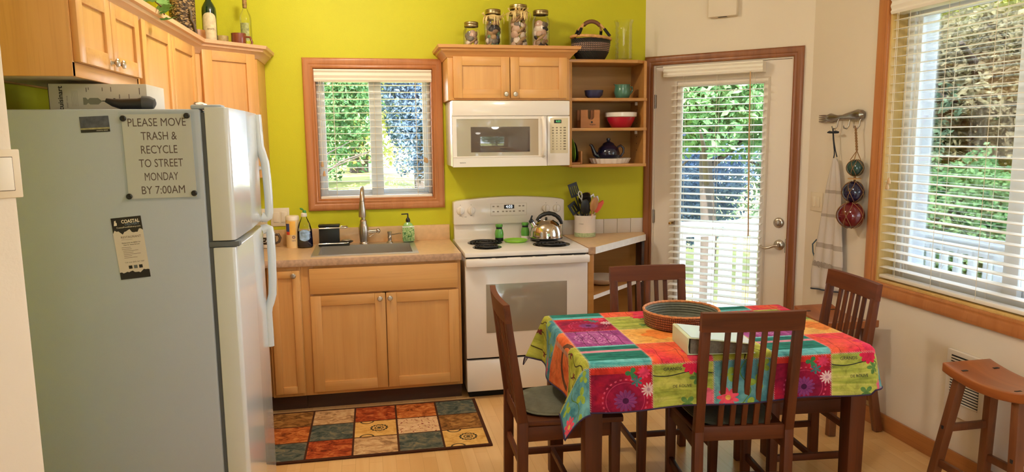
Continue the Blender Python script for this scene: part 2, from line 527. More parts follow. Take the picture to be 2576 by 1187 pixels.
# window above the sink
w1 = struct_root('window_1', (-0.492, 0.0, 1.195), world=True)
MB().moulding(-0.872, -0.112, 1.195, 2.045, [(d*0.98, y) for d, y in CASING]).build('casing', M_firz, w1)
MB().frame(-0.872, -0.112, 1.195, 2.045, 0.012, 0.0, 0.135, 0.001).build('jamb', M_firz, w1)
MB().frame(-0.860, -0.124, 1.207, 2.033, 0.024, 0.075, 0.13, 0.004).build('window_frame', M_vinyl, w1)
sa = MB().frame(-0.836, -0.47, 1.231, 2.009, 0.026, 0.085, 0.105, 0.003).frame(-0.502, -0.148, 1.231, 2.009, 0.026, 0.105, 0.125, 0.003).box(-0.526, -0.446, 0.07, 0.095, 1.22, 2.02, 0.004).build('sash', M_vinyl, w1)
MB().box(-0.812, -0.494, 0.093, 0.097, 1.255, 1.985).box(-0.478, -0.172, 0.113, 0.117, 1.255, 1.985).build('pane', M_pane, w1)

# big slider window in the wall by the table, local x runs towards the camera
MB().frame(-0.872, -0.112, 1.195, 2.045, 0.045, 0.13, 0.20, 0.003).build('outer_frame', M_vinyl, w1)
w2 = struct_root('window_2', (2.15, -0.778, 0), radians(-90))
MB().moulding(0.662, 2.17, 0.80, 2.29, [(d*1.15, y) for d, y in CASING]).build('casing', M_firz, w2)
MB().frame(0.662, 2.17, 0.80, 2.29, 0.014, 0.0, 0.135, 0.001).build('jamb', M_jamb_sun, w2)
MB().frame(0.676, 2.156, 0.814, 2.276, 0.055, 0.09, 0.135, 0.004).build('window_frame', M_vinyl, w2)
MB().frame(0.73, 1.45, 0.868, 2.222, 0.042, 0.10, 0.115, 0.003).frame(1.385, 2.10, 0.868, 2.222, 0.042, 0.118, 0.132, 0.003).box(1.37, 1.45, 0.085, 0.105, 0.86, 2.23, 0.004).build('sash', M_vinyl, w2)
MB().box(0.77, 1.40, 0.106, 0.110, 0.91, 2.18).box(1.43, 2.06, 0.123, 0.127, 0.91, 2.18).build('pane', M_pane, w2)

MB().frame(0.662, 2.17, 0.80, 2.29, 0.075, 0.134, 0.23, 0.003).build('outer_frame', M_vinyl, w2)
# glazed opening behind the camera that lights the room
w3 = struct_root('window_3', (0.55, -7.0, 0.1), world=True)
MB().frame(-0.6, 1.9, 0.15, 2.25, 0.07, -7.12, -7.02, 0.004).box(0.61, 0.69, -7.11, -7.03, 0.15, 2.25).build('window_frame', M_vinyl, w3)
MB().box(-0.54, 1.84, -7.08, -7.075, 0.21, 2.19).build('pane', M_pane, w3)

# glazed door in the angled wall
dr = struct_root('door_1', (1.37, 0, 0), radians(-45))
MB().moulding(0.066, 0.992, 0.0, 2.075, CASING[:2]+[(d*0.93, y) for d, y in CASING[2:]], bottom=False).build('casing', M_doorcas, dr)
MB().frame(0.066, 0.992, 0.0, 2.075, 0.01, 0.0, 0.135, 0.001, bottom=False).build('jamb', M_doorw, dr)
MB().wall(0.078, 0.981, 0.012, 2.062, 0.012, 0.055, [(0.262, 0.822, 0.22, 1.93)]).build('door_slab', M_doorw, dr)
MB().moulding(0.272, 0.812, 0.23, 1.92, [(0, 0.03), (0, 0.004), (0.008, -0.004), (0.03, -0.004), (0.042, 0.011), (0.042, 0.03)]).build('lite_frame', M_doorw, dr)
MB().box(0.265, 0.819, 0.03, 0.036, 0.225, 1.925).build('pane', M_pane, dr)
for hz in (1.83, 1.03, 0.22):
    h = MB().box(0.068, 0.086, 0.004, 0.013, hz-0.045, hz+0.045, 0.001)
    h.tube([(0.077, 0.004, hz-0.048), (0.077, 0.004, hz+0.048)], 0.006)
    h.build('hinge', M_pewter, dr)
MB().lathe([(0, 0.0), (0.033, 0), (0.033, 0.006), (0.027, 0.012), (0.02, 0.014), (0.018, 0.02), (0.0, 0.022)], (0.936, 0.012, 1.031), 24, M=RX(pi/2)).box(0.933, 0.939, -0.028, -0.008, 1.012, 1.05, 0.002).build('deadbolt', M_nickel, dr)
lv = MB().lathe([(0, 0.0), (0.034, 0), (0.034, 0.006), (0.024, 0.014), (0.014, 0.018), (0.012, 0.05), (0, 0.052)], (0.944, 0.012, 0.887), 24, M=RX(pi/2))
lv.tube([(0.944, -0.038, 0.887), (0.92, -0.044, 0.884), (0.895, -0.046, 0.873), (0.87, -0.046, 0.866), (0.848, -0.045, 0.872), (0.836, -0.042, 0.884)], [0.009, 0.009, 0.008, 0.0075, 0.007, 0.006])
lv.build('lever_handle', M_nickel, dr)
MB().box(0.982, 0.986, 0.0, 0.03, 0.84, 0.93).build('strike_plate', M_pewter, dr)


# ------------------------------------------------------------------ blinds
def slats(x0, x1, zs, y, depth, tilt):
    mb = MB()
    for z in zs:
        t = bmesh.new(); n = 4; up = []; dn = []
        for i in range(n+1):
            a = -depth/2 + depth*i/n
            c = 0.0012*(1-(2*i/n-1)**2)
            yy, zz = a*cos(tilt)-c*sin(tilt), a*sin(tilt)+c*cos(tilt)
            up.append([t.verts.new((x, y+yy, z+zz+0.0012)) for x in (x0, x1)]); dn.append([t.verts.new((x, y+yy, z+zz-0.0012)) for x in (x0, x1)])
        for i in range(n):
            t.faces.new((up[i][0], up[i][1], up[i+1][1], up[i+1][0])); t.faces.new((dn[i][0], dn[i+1][0], dn[i+1][1], dn[i][1]))
        for e in (0, 1):
            for i in range(n): t.faces.new((up[i][e], up[i+1][e], dn[i+1][e], dn[i][e]))
        for i in (0, n): t.faces.new((up[i][0], dn[i][0], dn[i][1], up[i][1]))
        bmesh.ops.recalc_face_normals(t, faces=t.faces[:])
        mb._merge(t)
    return mb


def make_blind(label, loc, rotz, x0, x1, vx0, vx1, vz0, vz1, ztop, zbot, pitch, y, tilt, cords, vy=0.0, group=None):
    r = thing('window_blind', label, 'blind', loc, rotz)
    # shaped valance
    prof = [(y+vy+0.035, vz0), (y-0.040+vy, vz0), (y-0.046+vy, vz0+0.012), (y-0.040+vy, vz0+0.022), (y-0.048+vy, (vz0+vz1)/2), (y-0.040+vy, vz1-0.02), (y-0.050+vy, vz1-0.008), (y-0.048+vy, vz1), (y+vy+0.035, vz1)]
    MB().prism(prof, 'x', vx0, vx1).build('valance', M_slat, r)
    zs = []; z = ztop
    while z > zbot+0.02: zs.append(z); z -= pitch
    slats(x0, x1, zs, y, 0.050, tilt).build('slats', M_slat, r)
    MB().box(x0, x1, y-0.026, y+0.026, zbot-0.012, zbot+0.006, 0.004).build('bottom_rail', M_slat, r)
    lc = MB()
    for cx in cords:
        for dy in (-0.027, 0.027): lc.tube([(cx, y+dy, vz0+0.01), (cx, y+dy, zbot)], 0.0012, 5)
    lc.build('ladder_cord', M_cord, r)
    return r


def add_pull(r, x, y, z0, z1, dx=0.0):
    p = MB().tube([(x, y, z0), (x+dx, y, z1)], 0.0013, 5).build('lift_cord', M_cord, r)
    MB().lathe([(0, 0.0), (0.009, 0.002), (0.010, 0.01), (0.005, 0.034), (0, 0.036)], (x+dx, y, z1-0.03), 12).build('tassel', M_tassel, p)


b1 = make_blind('white slatted blind filling the wood-framed window above the sink', (-0.492, 0.0, 1.195), 0, -0.365, 0.365, -0.374, 0.374, 0.765, 0.842, 0.745, 0.022, 0.0445, 0.036, radians(-0.5), (-0.26, 0.0, 0.27))
add_pull(b1, 0.318, -0.004, 0.78, 0.27)
add_pull(b1, 0.330, -0.004, 0.78, 0.265)
add_pull(b1, -0.345, -0.004, 0.78, 0.25)
add_pull(b1, -0.335, -0.006, 0.78, 0.19)
b2 = make_blind('white slatted blind with tilt wand hung on the glazed door', (1.37, 0, 0), radians(-45), 0.218, 0.836, 0.165, 0.822, 1.988, 2.056, 1.93, 0.16, 0.0455, -0.034, radians(8), (0.30, 0.53, 0.76), vy=0.003)
MB().tube([(0.752, -0.092, 1.99), (0.758, -0.090, 1.5), (0.772, -0.088, 0.945)], 0.0045, 8).build('tilt_wand', M_tassel, b2)
MB().box(0.212, 0.226, -0.05, 0.011, 0.985, 1.0, 0.001).build('hold_down_bracket', P('brass', rgb(190, 150, 80), 0.3, 1.0), b2)
b3 = make_blind('wide white slatted blind on the big window beside the dining table', (2.15, -0.778, 0), radians(-90), 0.684, 2.15, 0.679, 2.153, 2.205, 2.286, 2.175, 0.835, 0.0462, 0.028, radians(3), (0.80, 1.05, 1.32, 1.62, 1.95))
add_pull(b3, 0.735, -0.012, 2.21, 1.36)
add_pull(b3, 0.725, -0.012, 2.21, 1.33)

# ------------------------------------------------------------------ outside
M_grass = P('lawn_grass', rgb(150, 146, 78), 0.9, var=0.35, vscale=3)
M_deck = P('deck_boards', rgb(150, 140, 128), 0.7, var=0.12, vscale=8)
M_rail = P('white_rail_paint', rgb(228, 232, 236), 0.5)
M_bark = P('bark', rgb(70, 60, 54), 0.9, var=0.3, vscale=6)


def ground():
    mb = MB(); nx, ny = 40, 40; vs = []
    for j in range(ny+1):
        for i in range(nx+1):
            x = -14+36*i/nx; y = -18+46*j/ny
            t = min(1, max(0, (y-1.6)/6.5)); t = t*t*(3-2*t)
            w = min(1, max(0, (2.2-x)/2.0))
            vs.append((x, y, -0.55+1.45*t*w+0.05*sin(x*1.7)*cos(y*1.3)))
    fs = [(j*(nx+1)+i, j*(nx+1)+i+1, (j+1)*(nx+1)+i+1, (j+1)*(nx+1)+i) for j in range(ny) for i in range(nx)]
    return mb.raw(vs, fs)


struct('lawn', ground(), M_grass)
struct('deck', MB().box(0.9, 3.95, 0.16, 1.25, -0.22, -0.10).box(2.32, 3.95, -5.0, 0.16, -0.22, -0.10), M_deck)


def railing(label, p, q, loc):
    p = Vector(p); q = Vector(q); d = (q-p); L = d.length; d.normalize()
    r = thing('deck_railing', label, 'railing', loc, world=True, group=None)
    up = Vector((0, 0, 1))
    MB().bar(p+up*0.90, q+up*0.90, 0.14, 0.04, b=0.004).build('top_rail', M_rail, r)
    MB().bar(p+up*0.835, q+up*0.835, 0.04, 0.09, b=0.003).build('upper_rail', M_rail, r)
    MB().bar(p+up*0.10, q+up*0.10, 0.04, 0.09, b=0.003).build('bottom_rail', M_rail, r)
    n = int(L/0.135)
    for i in range(n+1):
        a = p+d*(L*i/n)
        if i % 12 == 0: MB().bar(a, a+up*0.88, 0.09, 0.09, up=d, b=0.003).build('post', M_rail, r)
        else: MB().bar(a+up*0.12, a+up*0.82, 0.055, 0.035, up=d, b=0.002).build('baluster', M_rail, r)


railing('white deck railing with flat balusters seen through the glazed door', (0.95, 1.15, -0.10), (3.75, 1.15, -0.10), (2.35, 1.15, -0.10))
railing('white deck railing with flat balusters seen through the big window', (3.85, 1.05, -0.10), (3.85, -3.2, -0.10), (3.85, -1.0, -0.10))


def foliage(n, c, rad, size, seed, hollow=0.35):
    """leaf blades scattered through a lumpy ellipsoid"""
    g = np.random.default_rng(seed)
    d = g.normal(size=(n, 3)); d /= np.linalg.norm(d, axis=1)[:, None]
    v = d*(hollow**3+(1-hollow**3)*g.random(n))[:, None]**(1/3)
    lump = 0.86+0.22*np.sin(v[:, 0]*7+seed)*np.sin(v[:, 1]*6+2)*np.sin(v[:, 2]*7+1)
    p = np.array(c)+v*np.array(rad)*lump[:, None]
    s = size*g.uniform(0.6, 1.3, n)[:, None]
    nr = g.normal(size=(n, 3))+np.array((0, 0, 0.5)); nr /= np.linalg.norm(nr, axis=1)[:, None]
    t = np.cross(nr, g.normal(size=(n, 3))); t /= np.linalg.norm(t, axis=1)[:, None]
    w = np.cross(nr, t)
    out = np.stack([p-0.9*s*t, p-0.1*s*t+0.42*s*w+0.08*s*nr, p+0.9*s*t, p-0.1*s*t-0.42*s*w+0.08*s*nr], axis=1)
    return out.reshape(-1, 3)


def raw_obj(name, vs, mat, parent):
    """mesh of four-cornered blades"""
    vs = vs-np.array(OFF[parent.name_full]); n = len(vs)//4
    me = bpy.data.meshes.new(name); me.vertices.add(4*n); me.vertices.foreach_set('co', vs.astype(np.float32).ravel())
    me.loops.add(4*n); me.loops.foreach_set('vertex_index', np.arange(4*n, dtype=np.int32))
    me.polygons.add(n); me.polygons.foreach_set('loop_start', np.arange(0, 4*n, 4, dtype=np.int32))
    me.materials.append(mat); me.update(calc_edges=True); me.validate()
    o = bpy.data.objects.new(name, me); COL.objects.link(o); o.parent = parent
    return o


def tree(name, label, base, trunk_r, trunk_h, crowns, mat, seed, cat='tree'):
    r = thing(name, label, cat, base, world=True)
    b = Vector(base); R = random.Random(seed)
    t = MB().tube([b+Vector((0.05*sin(i*1.3+seed), 0.04*cos(i+seed), trunk_h*i/6)) for i in range(7)], [trunk_r*(1-0.09*i) for i in range(7)], 12)
    for k in range(4):
        a = R.uniform(0, 6.28); h = trunk_h*R.uniform(0.5, 0.9)
        t.tube([b+Vector((0, 0, h)), b+Vector((0.7*cos(a), 0.7*sin(a), h+0.5)), b+Vector((1.3*cos(a), 1.3*sin(a), h+0.7))], [trunk_r*0.35, trunk_r*0.25, trunk_r*0.1], 8)
    t.build('trunk', M_bark, r)
    vs = np.concatenate([foliage(int(n*2.6), (b.x+c[0], b.y+c[1], b.z+c[2]), rad, size*0.62, seed+i) for i, (n, c, rad, size) in enumerate(crowns)])
    raw_obj('crown', vs, mat, r)
    return r


L_yel = leaf_mat('sunny_leaves', rgb(150, 160, 90), rgb(206, 208, 130), rgb(238, 236, 186))
L_mid = leaf_mat('green_leaves', rgb(64, 98, 66), rgb(112, 154, 102), rgb(168, 196, 142))
L_dark = leaf_mat('dark_leaves', rgb(60, 80, 66), rgb(108, 132, 106), rgb(166, 182, 146))
L_blue = leaf_mat('blue_needles', rgb(66, 84, 112), rgb(112, 134, 162), rgb(164, 182, 198))
L_brown = leaf_mat('brown_twigs', rgb(84, 76, 62), rgb(146, 136, 106), rgb(206, 200, 160))
# beyond the sink window
tree('leafy_tree', 'yellow-green leafy tree beyond the window above the sink', (-1.45, 7.2, 0.6), 0.13, 2.6, [(10920, (0, 0, 2.0), (1.35, 1.0, 1.9), 0.078)], L_mid, 3)
tree('leafy_tree', 'tall sunlit tree behind the leafy tree outside the sink window', (-0.7, 10.8, 0.8), 0.2, 5.0, [(13520, (-0.2, 0, 2.9), (3.2, 1.6, 3.1), 0.120)], L_yel, 5)
tree('spruce_tree', 'blue-grey spruce filling one half of the window above the sink', (0.42, 7.6, 0.5), 0.24, 4.4, [(14560, (0.0, 0, 2.6), (0.95, 0.9, 2.55), 0.072)], L_blue, 8)
tree('shrub', 'low shrub on the lawn outside the sink window', (-1.6, 5.2, 0.45), 0.05, 0.5, [(2340, (0, 0, 0.6), (0.6, 0.5, 0.55), 0.060)], L_dark, 9, 'shrub')
# beyond the door
tree('leafy_tree', 'green leafy tree just beyond the railing outside the glazed door', (3.55, 3.4, -0.5), 0.12, 2.6, [(6760, (0, 0, 2.9), (1.3, 1.1, 1.2), 0.102)], L_mid, 12)
tree('dense_bush', 'dark bush below the leafy tree outside the glazed door', (4.0, 5.9, -0.5), 0.1, 1.4, [(7800, (0, 0, 1.5), (1.8, 1.0, 1.5), 0.078)], L_blue, 14, 'bush')
tree('evergreen_tree', 'dark evergreen behind the bush outside the glazed door', (5.9, 8.6, -0.5), 0.2, 4.5, [(9360, (0, 0, 3.2), (2.6, 1.4, 3.4), 0.114)], L_dark, 17)
# beyond the big window
tree('leafy_tree', 'sunlit yellow-green tree beyond the big window', (9.6, 5.7, -0.5), 0.18, 4.5, [(10920, (0, 0, 4.4), (2.0, 2.8, 2.0), 0.120)], L_yel, 21)
tree('bare_tree', 'brown twiggy tree with dark trunk outside the big window', (7.2, 3.1, -0.5), 0.24, 3.6, [(6760, (0, 0.1, 2.5), (1.0, 1.5, 1.4), 0.096)], L_brown, 23)
tree('leafy_bush', 'bright green bush behind the railing outside the big window', (5.4, 1.35, -0.5), 0.06, 0.9, [(3900, (0, 0, 1.15), (0.7, 0.7, 0.8), 0.072)], L_mid, 26, 'bush')
tree('dense_bush', 'shaded bush behind the railing at the far side of the big window', (5.6, 3.6, -0.5), 0.1, 1.2, [(6760, (0, 0, 1.6), (1.2, 1.6, 1.7), 0.078)], L_dark, 29, 'bush')
tree('evergreen_tree', 'tall dark evergreen farthest off beyond the big window', (14.5, 9.5, -0.5), 0.3, 6.0, [(10920, (0, 0, 3.8), (2.2, 4.4, 4.2), 0.156)], L_dark, 31)
tree('leafy_tree', 'leafy tree behind the house mirrored in the microwave door', (1.6, -11.5, -0.5), 0.2, 3.0, [(9360, (0, 0, 2.6), (3.2, 1.2, 2.6), 0.120)], L_mid, 37)

# ------------------------------------------------------------------ cabinets
def shaker(root, x0, x1, z0, z1, y, stile=0.055, knob=None, name='door', M=None, thick=0.02):
    """framed door with a recessed panel; front face at y, body behind it"""
    d = MB()
    d.box(x0, x0+stile, y, y+thick, z0, z1, 0.002, 0, M); d.box(x1-stile, x1, y, y+thick, z0, z1, 0.002, 0, M)
    d.box(x0+stile, x1-stile, y, y+thick, z1-stile, z1, 0.002, 1, M); d.box(x0+stile, x1-stile, y, y+thick, z0, z0+stile, 0.002, 1, M)
    d.box(x0+stile-0.004, x1-stile+0.004, y+0.010, y+thick, z0+stile-0.004, z1-stile+0.004, 0, 0, M)
    o = d.build(name, [M_maple, M_maple_x], root)
    if knob:
        K = (M or Matrix()) @ TR(knob[0], y, knob[1]) @ RX(pi/2)
        MB().lathe([(0, 0), (0.009, 0), (0.006, 0.004), (0.005, 0.011), (0.009, 0.015), (0.0145, 0.018), (0.0155, 0.023), (0.012, 0.027), (0, 0.0285)], (0, 0, 0), 20, M=K).build('knob', M_nickel, o)
    return o


CROWN = [(0.0, 0.0), (0.004, 0.0), (0.012, 0.012), (0.030, 0.032), (0.040, 0.038), (0.044, 0.050), (0.058, 0.054), (0.062, 0.072), (0.0, 0.072)]


def crown_run(path, z, mats, root, name='crown_moulding'):
    """crown profile swept along an open path; outward is to the viewer's side (right of travel)"""
    pts = [Vector((p[0], p[1], 0)) for p in path]; t = bmesh.new(); rings = []
    n = len(pts)
    for i in range(n):
        d0 = (pts[i]-pts[i-1]).normalized() if i > 0 else None
        d1 = (pts[i+1]-pts[i]).normalized() if i < n-1 else None
        nr = [Vector((d.y, -d.x, 0)) for d in (d0, d1) if d is not None]
        if len(nr) == 2:
            b = (nr[0]+nr[1]).normalized(); b = b/b.dot(nr[0])
        else: b = nr[0]
        rings.append([t.verts.new(pts[i]+b*o+Vector((0, 0, z+h))) for o, h in CROWN])
    m = len(CROWN)
    for a, c in zip(rings, rings[1:]):
        for k in range(m): t.faces.new((a[k], a[(k+1) % m], c[(k+1) % m], c[k]))
    t.faces.new(rings[0]); t.faces.new(list(reversed(rings[-1])))
    bmesh.ops.recalc_face_normals(t, faces=t.faces[:])
    return MB()._merge(t).build(name, mats, root)


# over the range
uc = thing('wall_cabinet', 'small maple wall cabinet with two doors directly above the microwave', 'cabinet', (0.345, -0.16, 1.826), world=True)
MB().box(-0.045, 0.732, -0.308, -0.002, 1.826, 2.10, 0.002).build('carcass', M_maple, uc)
ff = MB().box(-0.045, -0.008, -0.325, -0.308, 1.826, 2.10, 0.001).box(0.706, 0.732, -0.325, -0.308, 1.826, 2.10, 0.001)
ff.box(-0.008, 0.706, -0.325, -0.308, 1.826, 1.845, 0.001, 1).box(-0.008, 0.706, -0.325, -0.308, 2.08, 2.10, 0.001, 1).build('face_frame', [M_maple, M_maple_x], uc)
shaker(uc, -0.012, 0.3405, 1.838, 2.090, -0.345, 0.055, (0.314, 1.862))
shaker(uc, 0.3455, 0.712, 1.838, 2.090, -0.345, 0.055, (0.372, 1.862))
crown_run([(-0.045, -0.002), (-0.045, -0.325), (0.732, -0.325), (0.732, -0.002)], 2.085, M_crown_x, uc)

# fridge-top cabinet, tall pair, corner cabinet along the side wall
RL = TR(-1.44, 0, 0) @ RZ(radians(90))       # local x = world y, local y = -world x
fc = thing('wall_cabinet', 'maple wall cabinet with two small doors hanging over the refrigerator', 'cabinet', (-1.60, -1.98, 1.797), world=True)
MB().box(-1.766, -1.457, -2.31, -1.66, 1.802, 1.812).build('bottom_panel', P('pale_underside', rgb(222, 206, 186), 0.6), fc)
MB().box(-1.768, -1.455, -2.318, -1.652, 1.812, 2.10, 0.001).box(-1.768, -1.44, -2.32, -2.30, 1.797, 2.10, 0.001).box(-1.768, -1.44, -1.668, -1.65, 1.797, 2.10, 0.001).build('carcass', M_maple, fc)
MB().box(-1.455, -1.44, -2.318, -1.652, 1.797, 1.842, 0.001).box(-1.455, -1.44, -2.318, -1.652, 2.085, 2.10, 0.001).box(-1.768, -1.75, -2.30, -1.668, 1.797, 1.84).build('face_frame', M_maple_y, fc)
shaker(fc, -2.305, -1.992, 1.842, 2.088, -0.02, 0.055, (-2.022, 1.868), M=RL)
shaker(fc, -1.988, -1.662, 1.842, 2.088, -0.02, 0.055, (-1.958, 1.868), M=RL)
pc = thing('wall_cabinet', 'maple wall cabinet with two tall doors between fridge-top cabinet and corner', 'cabinet', (-1.60, -1.13, 1.37), world=True)
MB().box(-1.768, -1.44, -1.648, -0.612, 1.37, 2.10, 0.001).build('carcass', M_maple, pc)
shaker(pc, -1.628, -1.172, 1.385, 2.088, -0.02, 0.06, (-1.205, 1.43), M=RL)
shaker(pc, -1.166, -0.700, 1.385, 2.088, -0.02, 0.06, (-1.13, 1.43), M=RL)
RDG = TR(-1.44, -0.61, 0) @ RZ(radians(45))
cc = thing('corner_cabinet', 'tall maple corner wall cabinet with one door set at an angle', 'cabinet', (-1.55, -0.25, 1.37), world=True)
MB().prism([(-1.768, -0.002), (-1.768, -0.608), (-1.44, -0.608), (-1.162, -0.33), (-1.162, -0.002)], 'z', 1.37, 2.10, 0, 0.001).build('carcass', M_maple, cc)
shaker(cc, 0.028, 0.366, 1.385, 2.090, -0.02, 0.06, (0.335, 1.43), M=RDG)
co = crown_run([(-1.768, -2.32), (-1.44, -2.32), (-1.44, -0.61), (-1.162, -0.332), (-1.162, -0.002)], 2.062, M_crown, None)
tag(co, 'pale crown moulding running along the top of the cabinets on the side wall', 'crown moulding')

# open shelf unit
su = thing('open_shelf', 'open birch wall shelf unit between the microwave and the door', 'shelf', (1.0, -0.15, 1.40), world=True)
MB().box(0.757, 1.283, -0.012, -0.002, 1.40, 2.08).build('back_panel', M_ply, su)
MB().box(0.738, 0.757, -0.30, -0.002, 1.40, 2.08, 0.001).build('side_panel', M_shelf, su)
MB().prism([(1.283, -0.002), (1.264, -0.002), (1.252, -0.285), (1.270, -0.285)], 'z', 1.40, 2.08).build('side_panel', M_shelf, su)
MB().prism([(0.738, -0.002), (0.738, -0.302), (1.20, -0.302), (1.272, -0.26), (1.34, -0.04), (1.34, -0.002)], 'z', 2.066, 2.086, 0, 0.001).build('top_board', M_shelf, su)
for z in (1.832, 1.640, 1.404):
    MB().prism([(0.757, -0.012), (0.757, -0.300), (1.268, -0.300), (1.272, -0.012)], 'z', z-0.009, z+0.010, 0, 0.001).build('shelf', M_shelf, su)
for z in (1.80, 1.608):
    MB().box(1.242, 1.262, -0.16, -0.145, z, z+0.022, 0.002).build('shelf_clip', M_slat, su)
for k in range(9): MB().tube([(1.262-0.0005, -0.15, 1.50+0.045*k), (1.2555, -0.15, 1.50+0.045*k)], 0.003, 8).build('pin_hole', M_ink, su)

# base cabinets
M_counter = P('speckled_tan_laminate', rgb(216, 178, 132), 0.33, var=0.07, vscale=30, coat=0.1)
M_edge_shade = P('counter_edge_shaded', rgb(178, 142, 112), 0.45, var=0.22, vscale=50)  # the top's laminate, mottled; light on the edge is baked in as grey
sk = thing('sink_cabinet', 'maple base cabinet under the sink with two doors and false drawer front', 'cabinet', (-0.49, -0.30, 0), world=True)
MB().box(-0.95, -0.935, -0.592, -0.03, 0.10, 0.872).box(-0.045, -0.027, -0.592, -0.03, 0.10, 0.872).box(-0.935, -0.045, -0.592, -0.03, 0.10, 0.118).box(-0.935, -0.045, -0.04, -0.03, 0.118, 0.872).build('carcass', M_maple, sk)
MB().box(-0.95, -0.88, -0.61, -0.592, 0.10, 0.873, 0.001).box(-0.055, -0.025, -0.61, -0.592, 0.10, 0.873, 0.001).box(-0.88, -0.055, -0.61, -0.592, 0.10, 0.135, 0.001, 1).box(-0.88, -0.055, -0.61, -0.592, 0.845, 0.873, 0.001, 1).box(-0.88, -0.055, -0.61, -0.592, 0.68, 0.72, 0.001, 1).box(-0.49, -0.46, -0.61, -0.592, 0.135, 0.70).build('face_frame', [M_maple, M_maple_x], sk)
MB().box(-0.902, -0.045, -0.63, -0.61, 0.708, 0.858, 0.003).build('drawer_front', M_maple_x, sk)
shaker(sk, -0.902, -0.476, 0.122, 0.696, -0.63, 0.06, (-0.506, 0.667))
shaker(sk, -0.470, -0.043, 0.122, 0.696, -0.63, 0.06, (-0.448, 0.667))
MB().box(-0.95, -0.025, -0.55, -0.535, 0, 0.10).build('toe_kick', M_toe, sk)
cb = thing('corner_base_cabinet', 'narrow maple base cabinet door between refrigerator and sink cabinet', 'cabinet', (-1.3, -0.3, 0), world=True)
MB().box(-1.768, -0.952, -0.592, -0.03, 0.10, 0.872).build('carcass', M_maple, cb)
MB().box(-1.135, -1.115, -0.61, -0.592, 0.10, 0.873, 0.001).box(-0.972, -0.951, -0.61, -0.592, 0.10, 0.873, 0.001).box(-1.115, -0.972, -0.61, -0.592, 0.10, 0.13).box(-1.115, -0.972, -0.61, -0.592, 0.85, 0.873).build('face_frame', M_maple, cb)
shaker(cb, -1.118, -0.955, 0.122, 0.850, -0.63, 0.042, (-0.988, 0.824))
MB().box(-1.768, -0.952, -0.55, -0.535, 0, 0.10).build('toe_kick', M_toe, cb)
rb = thing('base_cabinet', 'maple base cabinet under the counter beside the refrigerator', 'cabinet', (-1.46, -1.1, 0), world=True)
MB().box(-1.768, -1.16, -1.575, -0.612, 0.10, 0.872, 0.001).build('carcass', M_maple, rb)
MB().box(-1.768, -1.22, -1.575, -0.612, 0.0, 0.10).build('toe_kick', M_toe, rb)
shaker(rb, -1.56, -1.10, 0.122, 0.85, -0.30, 0.06, (-1.13, 0.82), M=RL)
shaker(rb, -1.09, -0.66, 0.122, 0.85, -0.30, 0.06, (-1.06, 0.82), M=RL)

ct = thing('countertop', 'tan laminate countertop with backsplash around the kitchen sink', 'countertop', (-0.7, -0.3, 0.875), world=True)
SX0, SX1, SY0, SY1 = -0.865, -0.29, -0.545, -0.125
t = MB()
t.box(-1.768, SX0, -0.628, -0.004, 0.876, 0.914).box(SX1, -0.021, -0.628, -0.004, 0.876, 0.914).box(SX0, SX1, -0.628, SY0, 0.876, 0.914).box(SX0, SX1, SY1, -0.004, 0.876, 0.914).box(-1.768, -1.145, -1.59, -0.628, 0.876, 0.914)
t.build('top_surface', M_counter, ct)
MB().prism([(-1.145, -0.628), (-0.021, -0.628), (-0.021, -0.636), (-1.137, -0.636), (-1.137, -1.59), (-1.145, -1.59)], 'z', 0.874, 0.9145, 0, 0.001).build('front_edge', M_edge_shade, ct)
MB().box(-1.75, -0.021, -0.022, -0.002, 0.914, 1.016, 0.002).box(-1.768, -1.75, -1.59, -0.002, 0.914, 1.016, 0.002).build('backsplash', M_counter, ct)

# small angled counter with open shelf beside the range
ac = thing('angled_counter', 'small wedge-shaped counter with open shelf between range and door', 'counter', (1.0, -0.25, 0), world=True)
MB().prism([(0.773, -0.002), (0.773, -0.61), (0.818, -0.61), (1.335, -0.135), (1.375, -0.012), (1.375, -0.002)], 'z', 0.876, 0.914).build('top_surface', M_counter, ac)
M_whedge = P('pale_laminate_edge', rgb(226, 216, 206), 0.5, var=0.06, vscale=30)
MB().prism([(0.818, -0.6105), (1.335, -0.1355), (1.3385, -0.139), (0.8215, -0.614)], 'z', 0.872, 0.9145).build('front_edge', M_whedge, ac)
MB().box(0.773, 0.818, -0.614, -0.609, 0.872, 0.9145).build('edge_strip', M_edge_shade, ac)
MB().box(0.774, 0.792, -0.60, -0.012, 0.0, 0.874, 0.001).box(0.774, 0.812, -0.605, -0.585, 0, 0.874, 0.001).build('side_panel', M_shelf, ac)
MB().box(0.792, 1.33, -0.012, -0.002, 0.0, 0.874).build('back_panel', M_ply, ac)
MB().box(1.315, 1.335, -0.125, -0.012, 0.0, 0.874, 0.001).build('end_panel', M_toe, ac)
for z in (0.60, 0.10):
    o = MB().prism([(0.792, -0.012), (0.792, -0.585), (0.812, -0.585), (1.315, -0.125), (1.315, -0.012)], 'z', z-0.022, z, 0).build('shelf', M_shelf, ac)
    MB().prism([(0.812, -0.5855), (1.315, -0.1255), (1.3175, -0.128), (0.8145, -0.588)], 'z', z-0.024, z+0.001).build('shelf_edge', M_whedge, o)
tl = MB()
for k in range(6):
    a = 0.772+0.101*k
    tl.box(a, min(a+0.099, 1.366), -0.009, -0.002, 0.914, 1.016, 0.0015)
tag(tl.build('tile_backsplash', P('white_tile', rgb(214, 204, 194), 0.25), None, loc=(1.07, 0, 0.914)), 'single row of white tiles on the wall beside the range', 'tile backsplash')

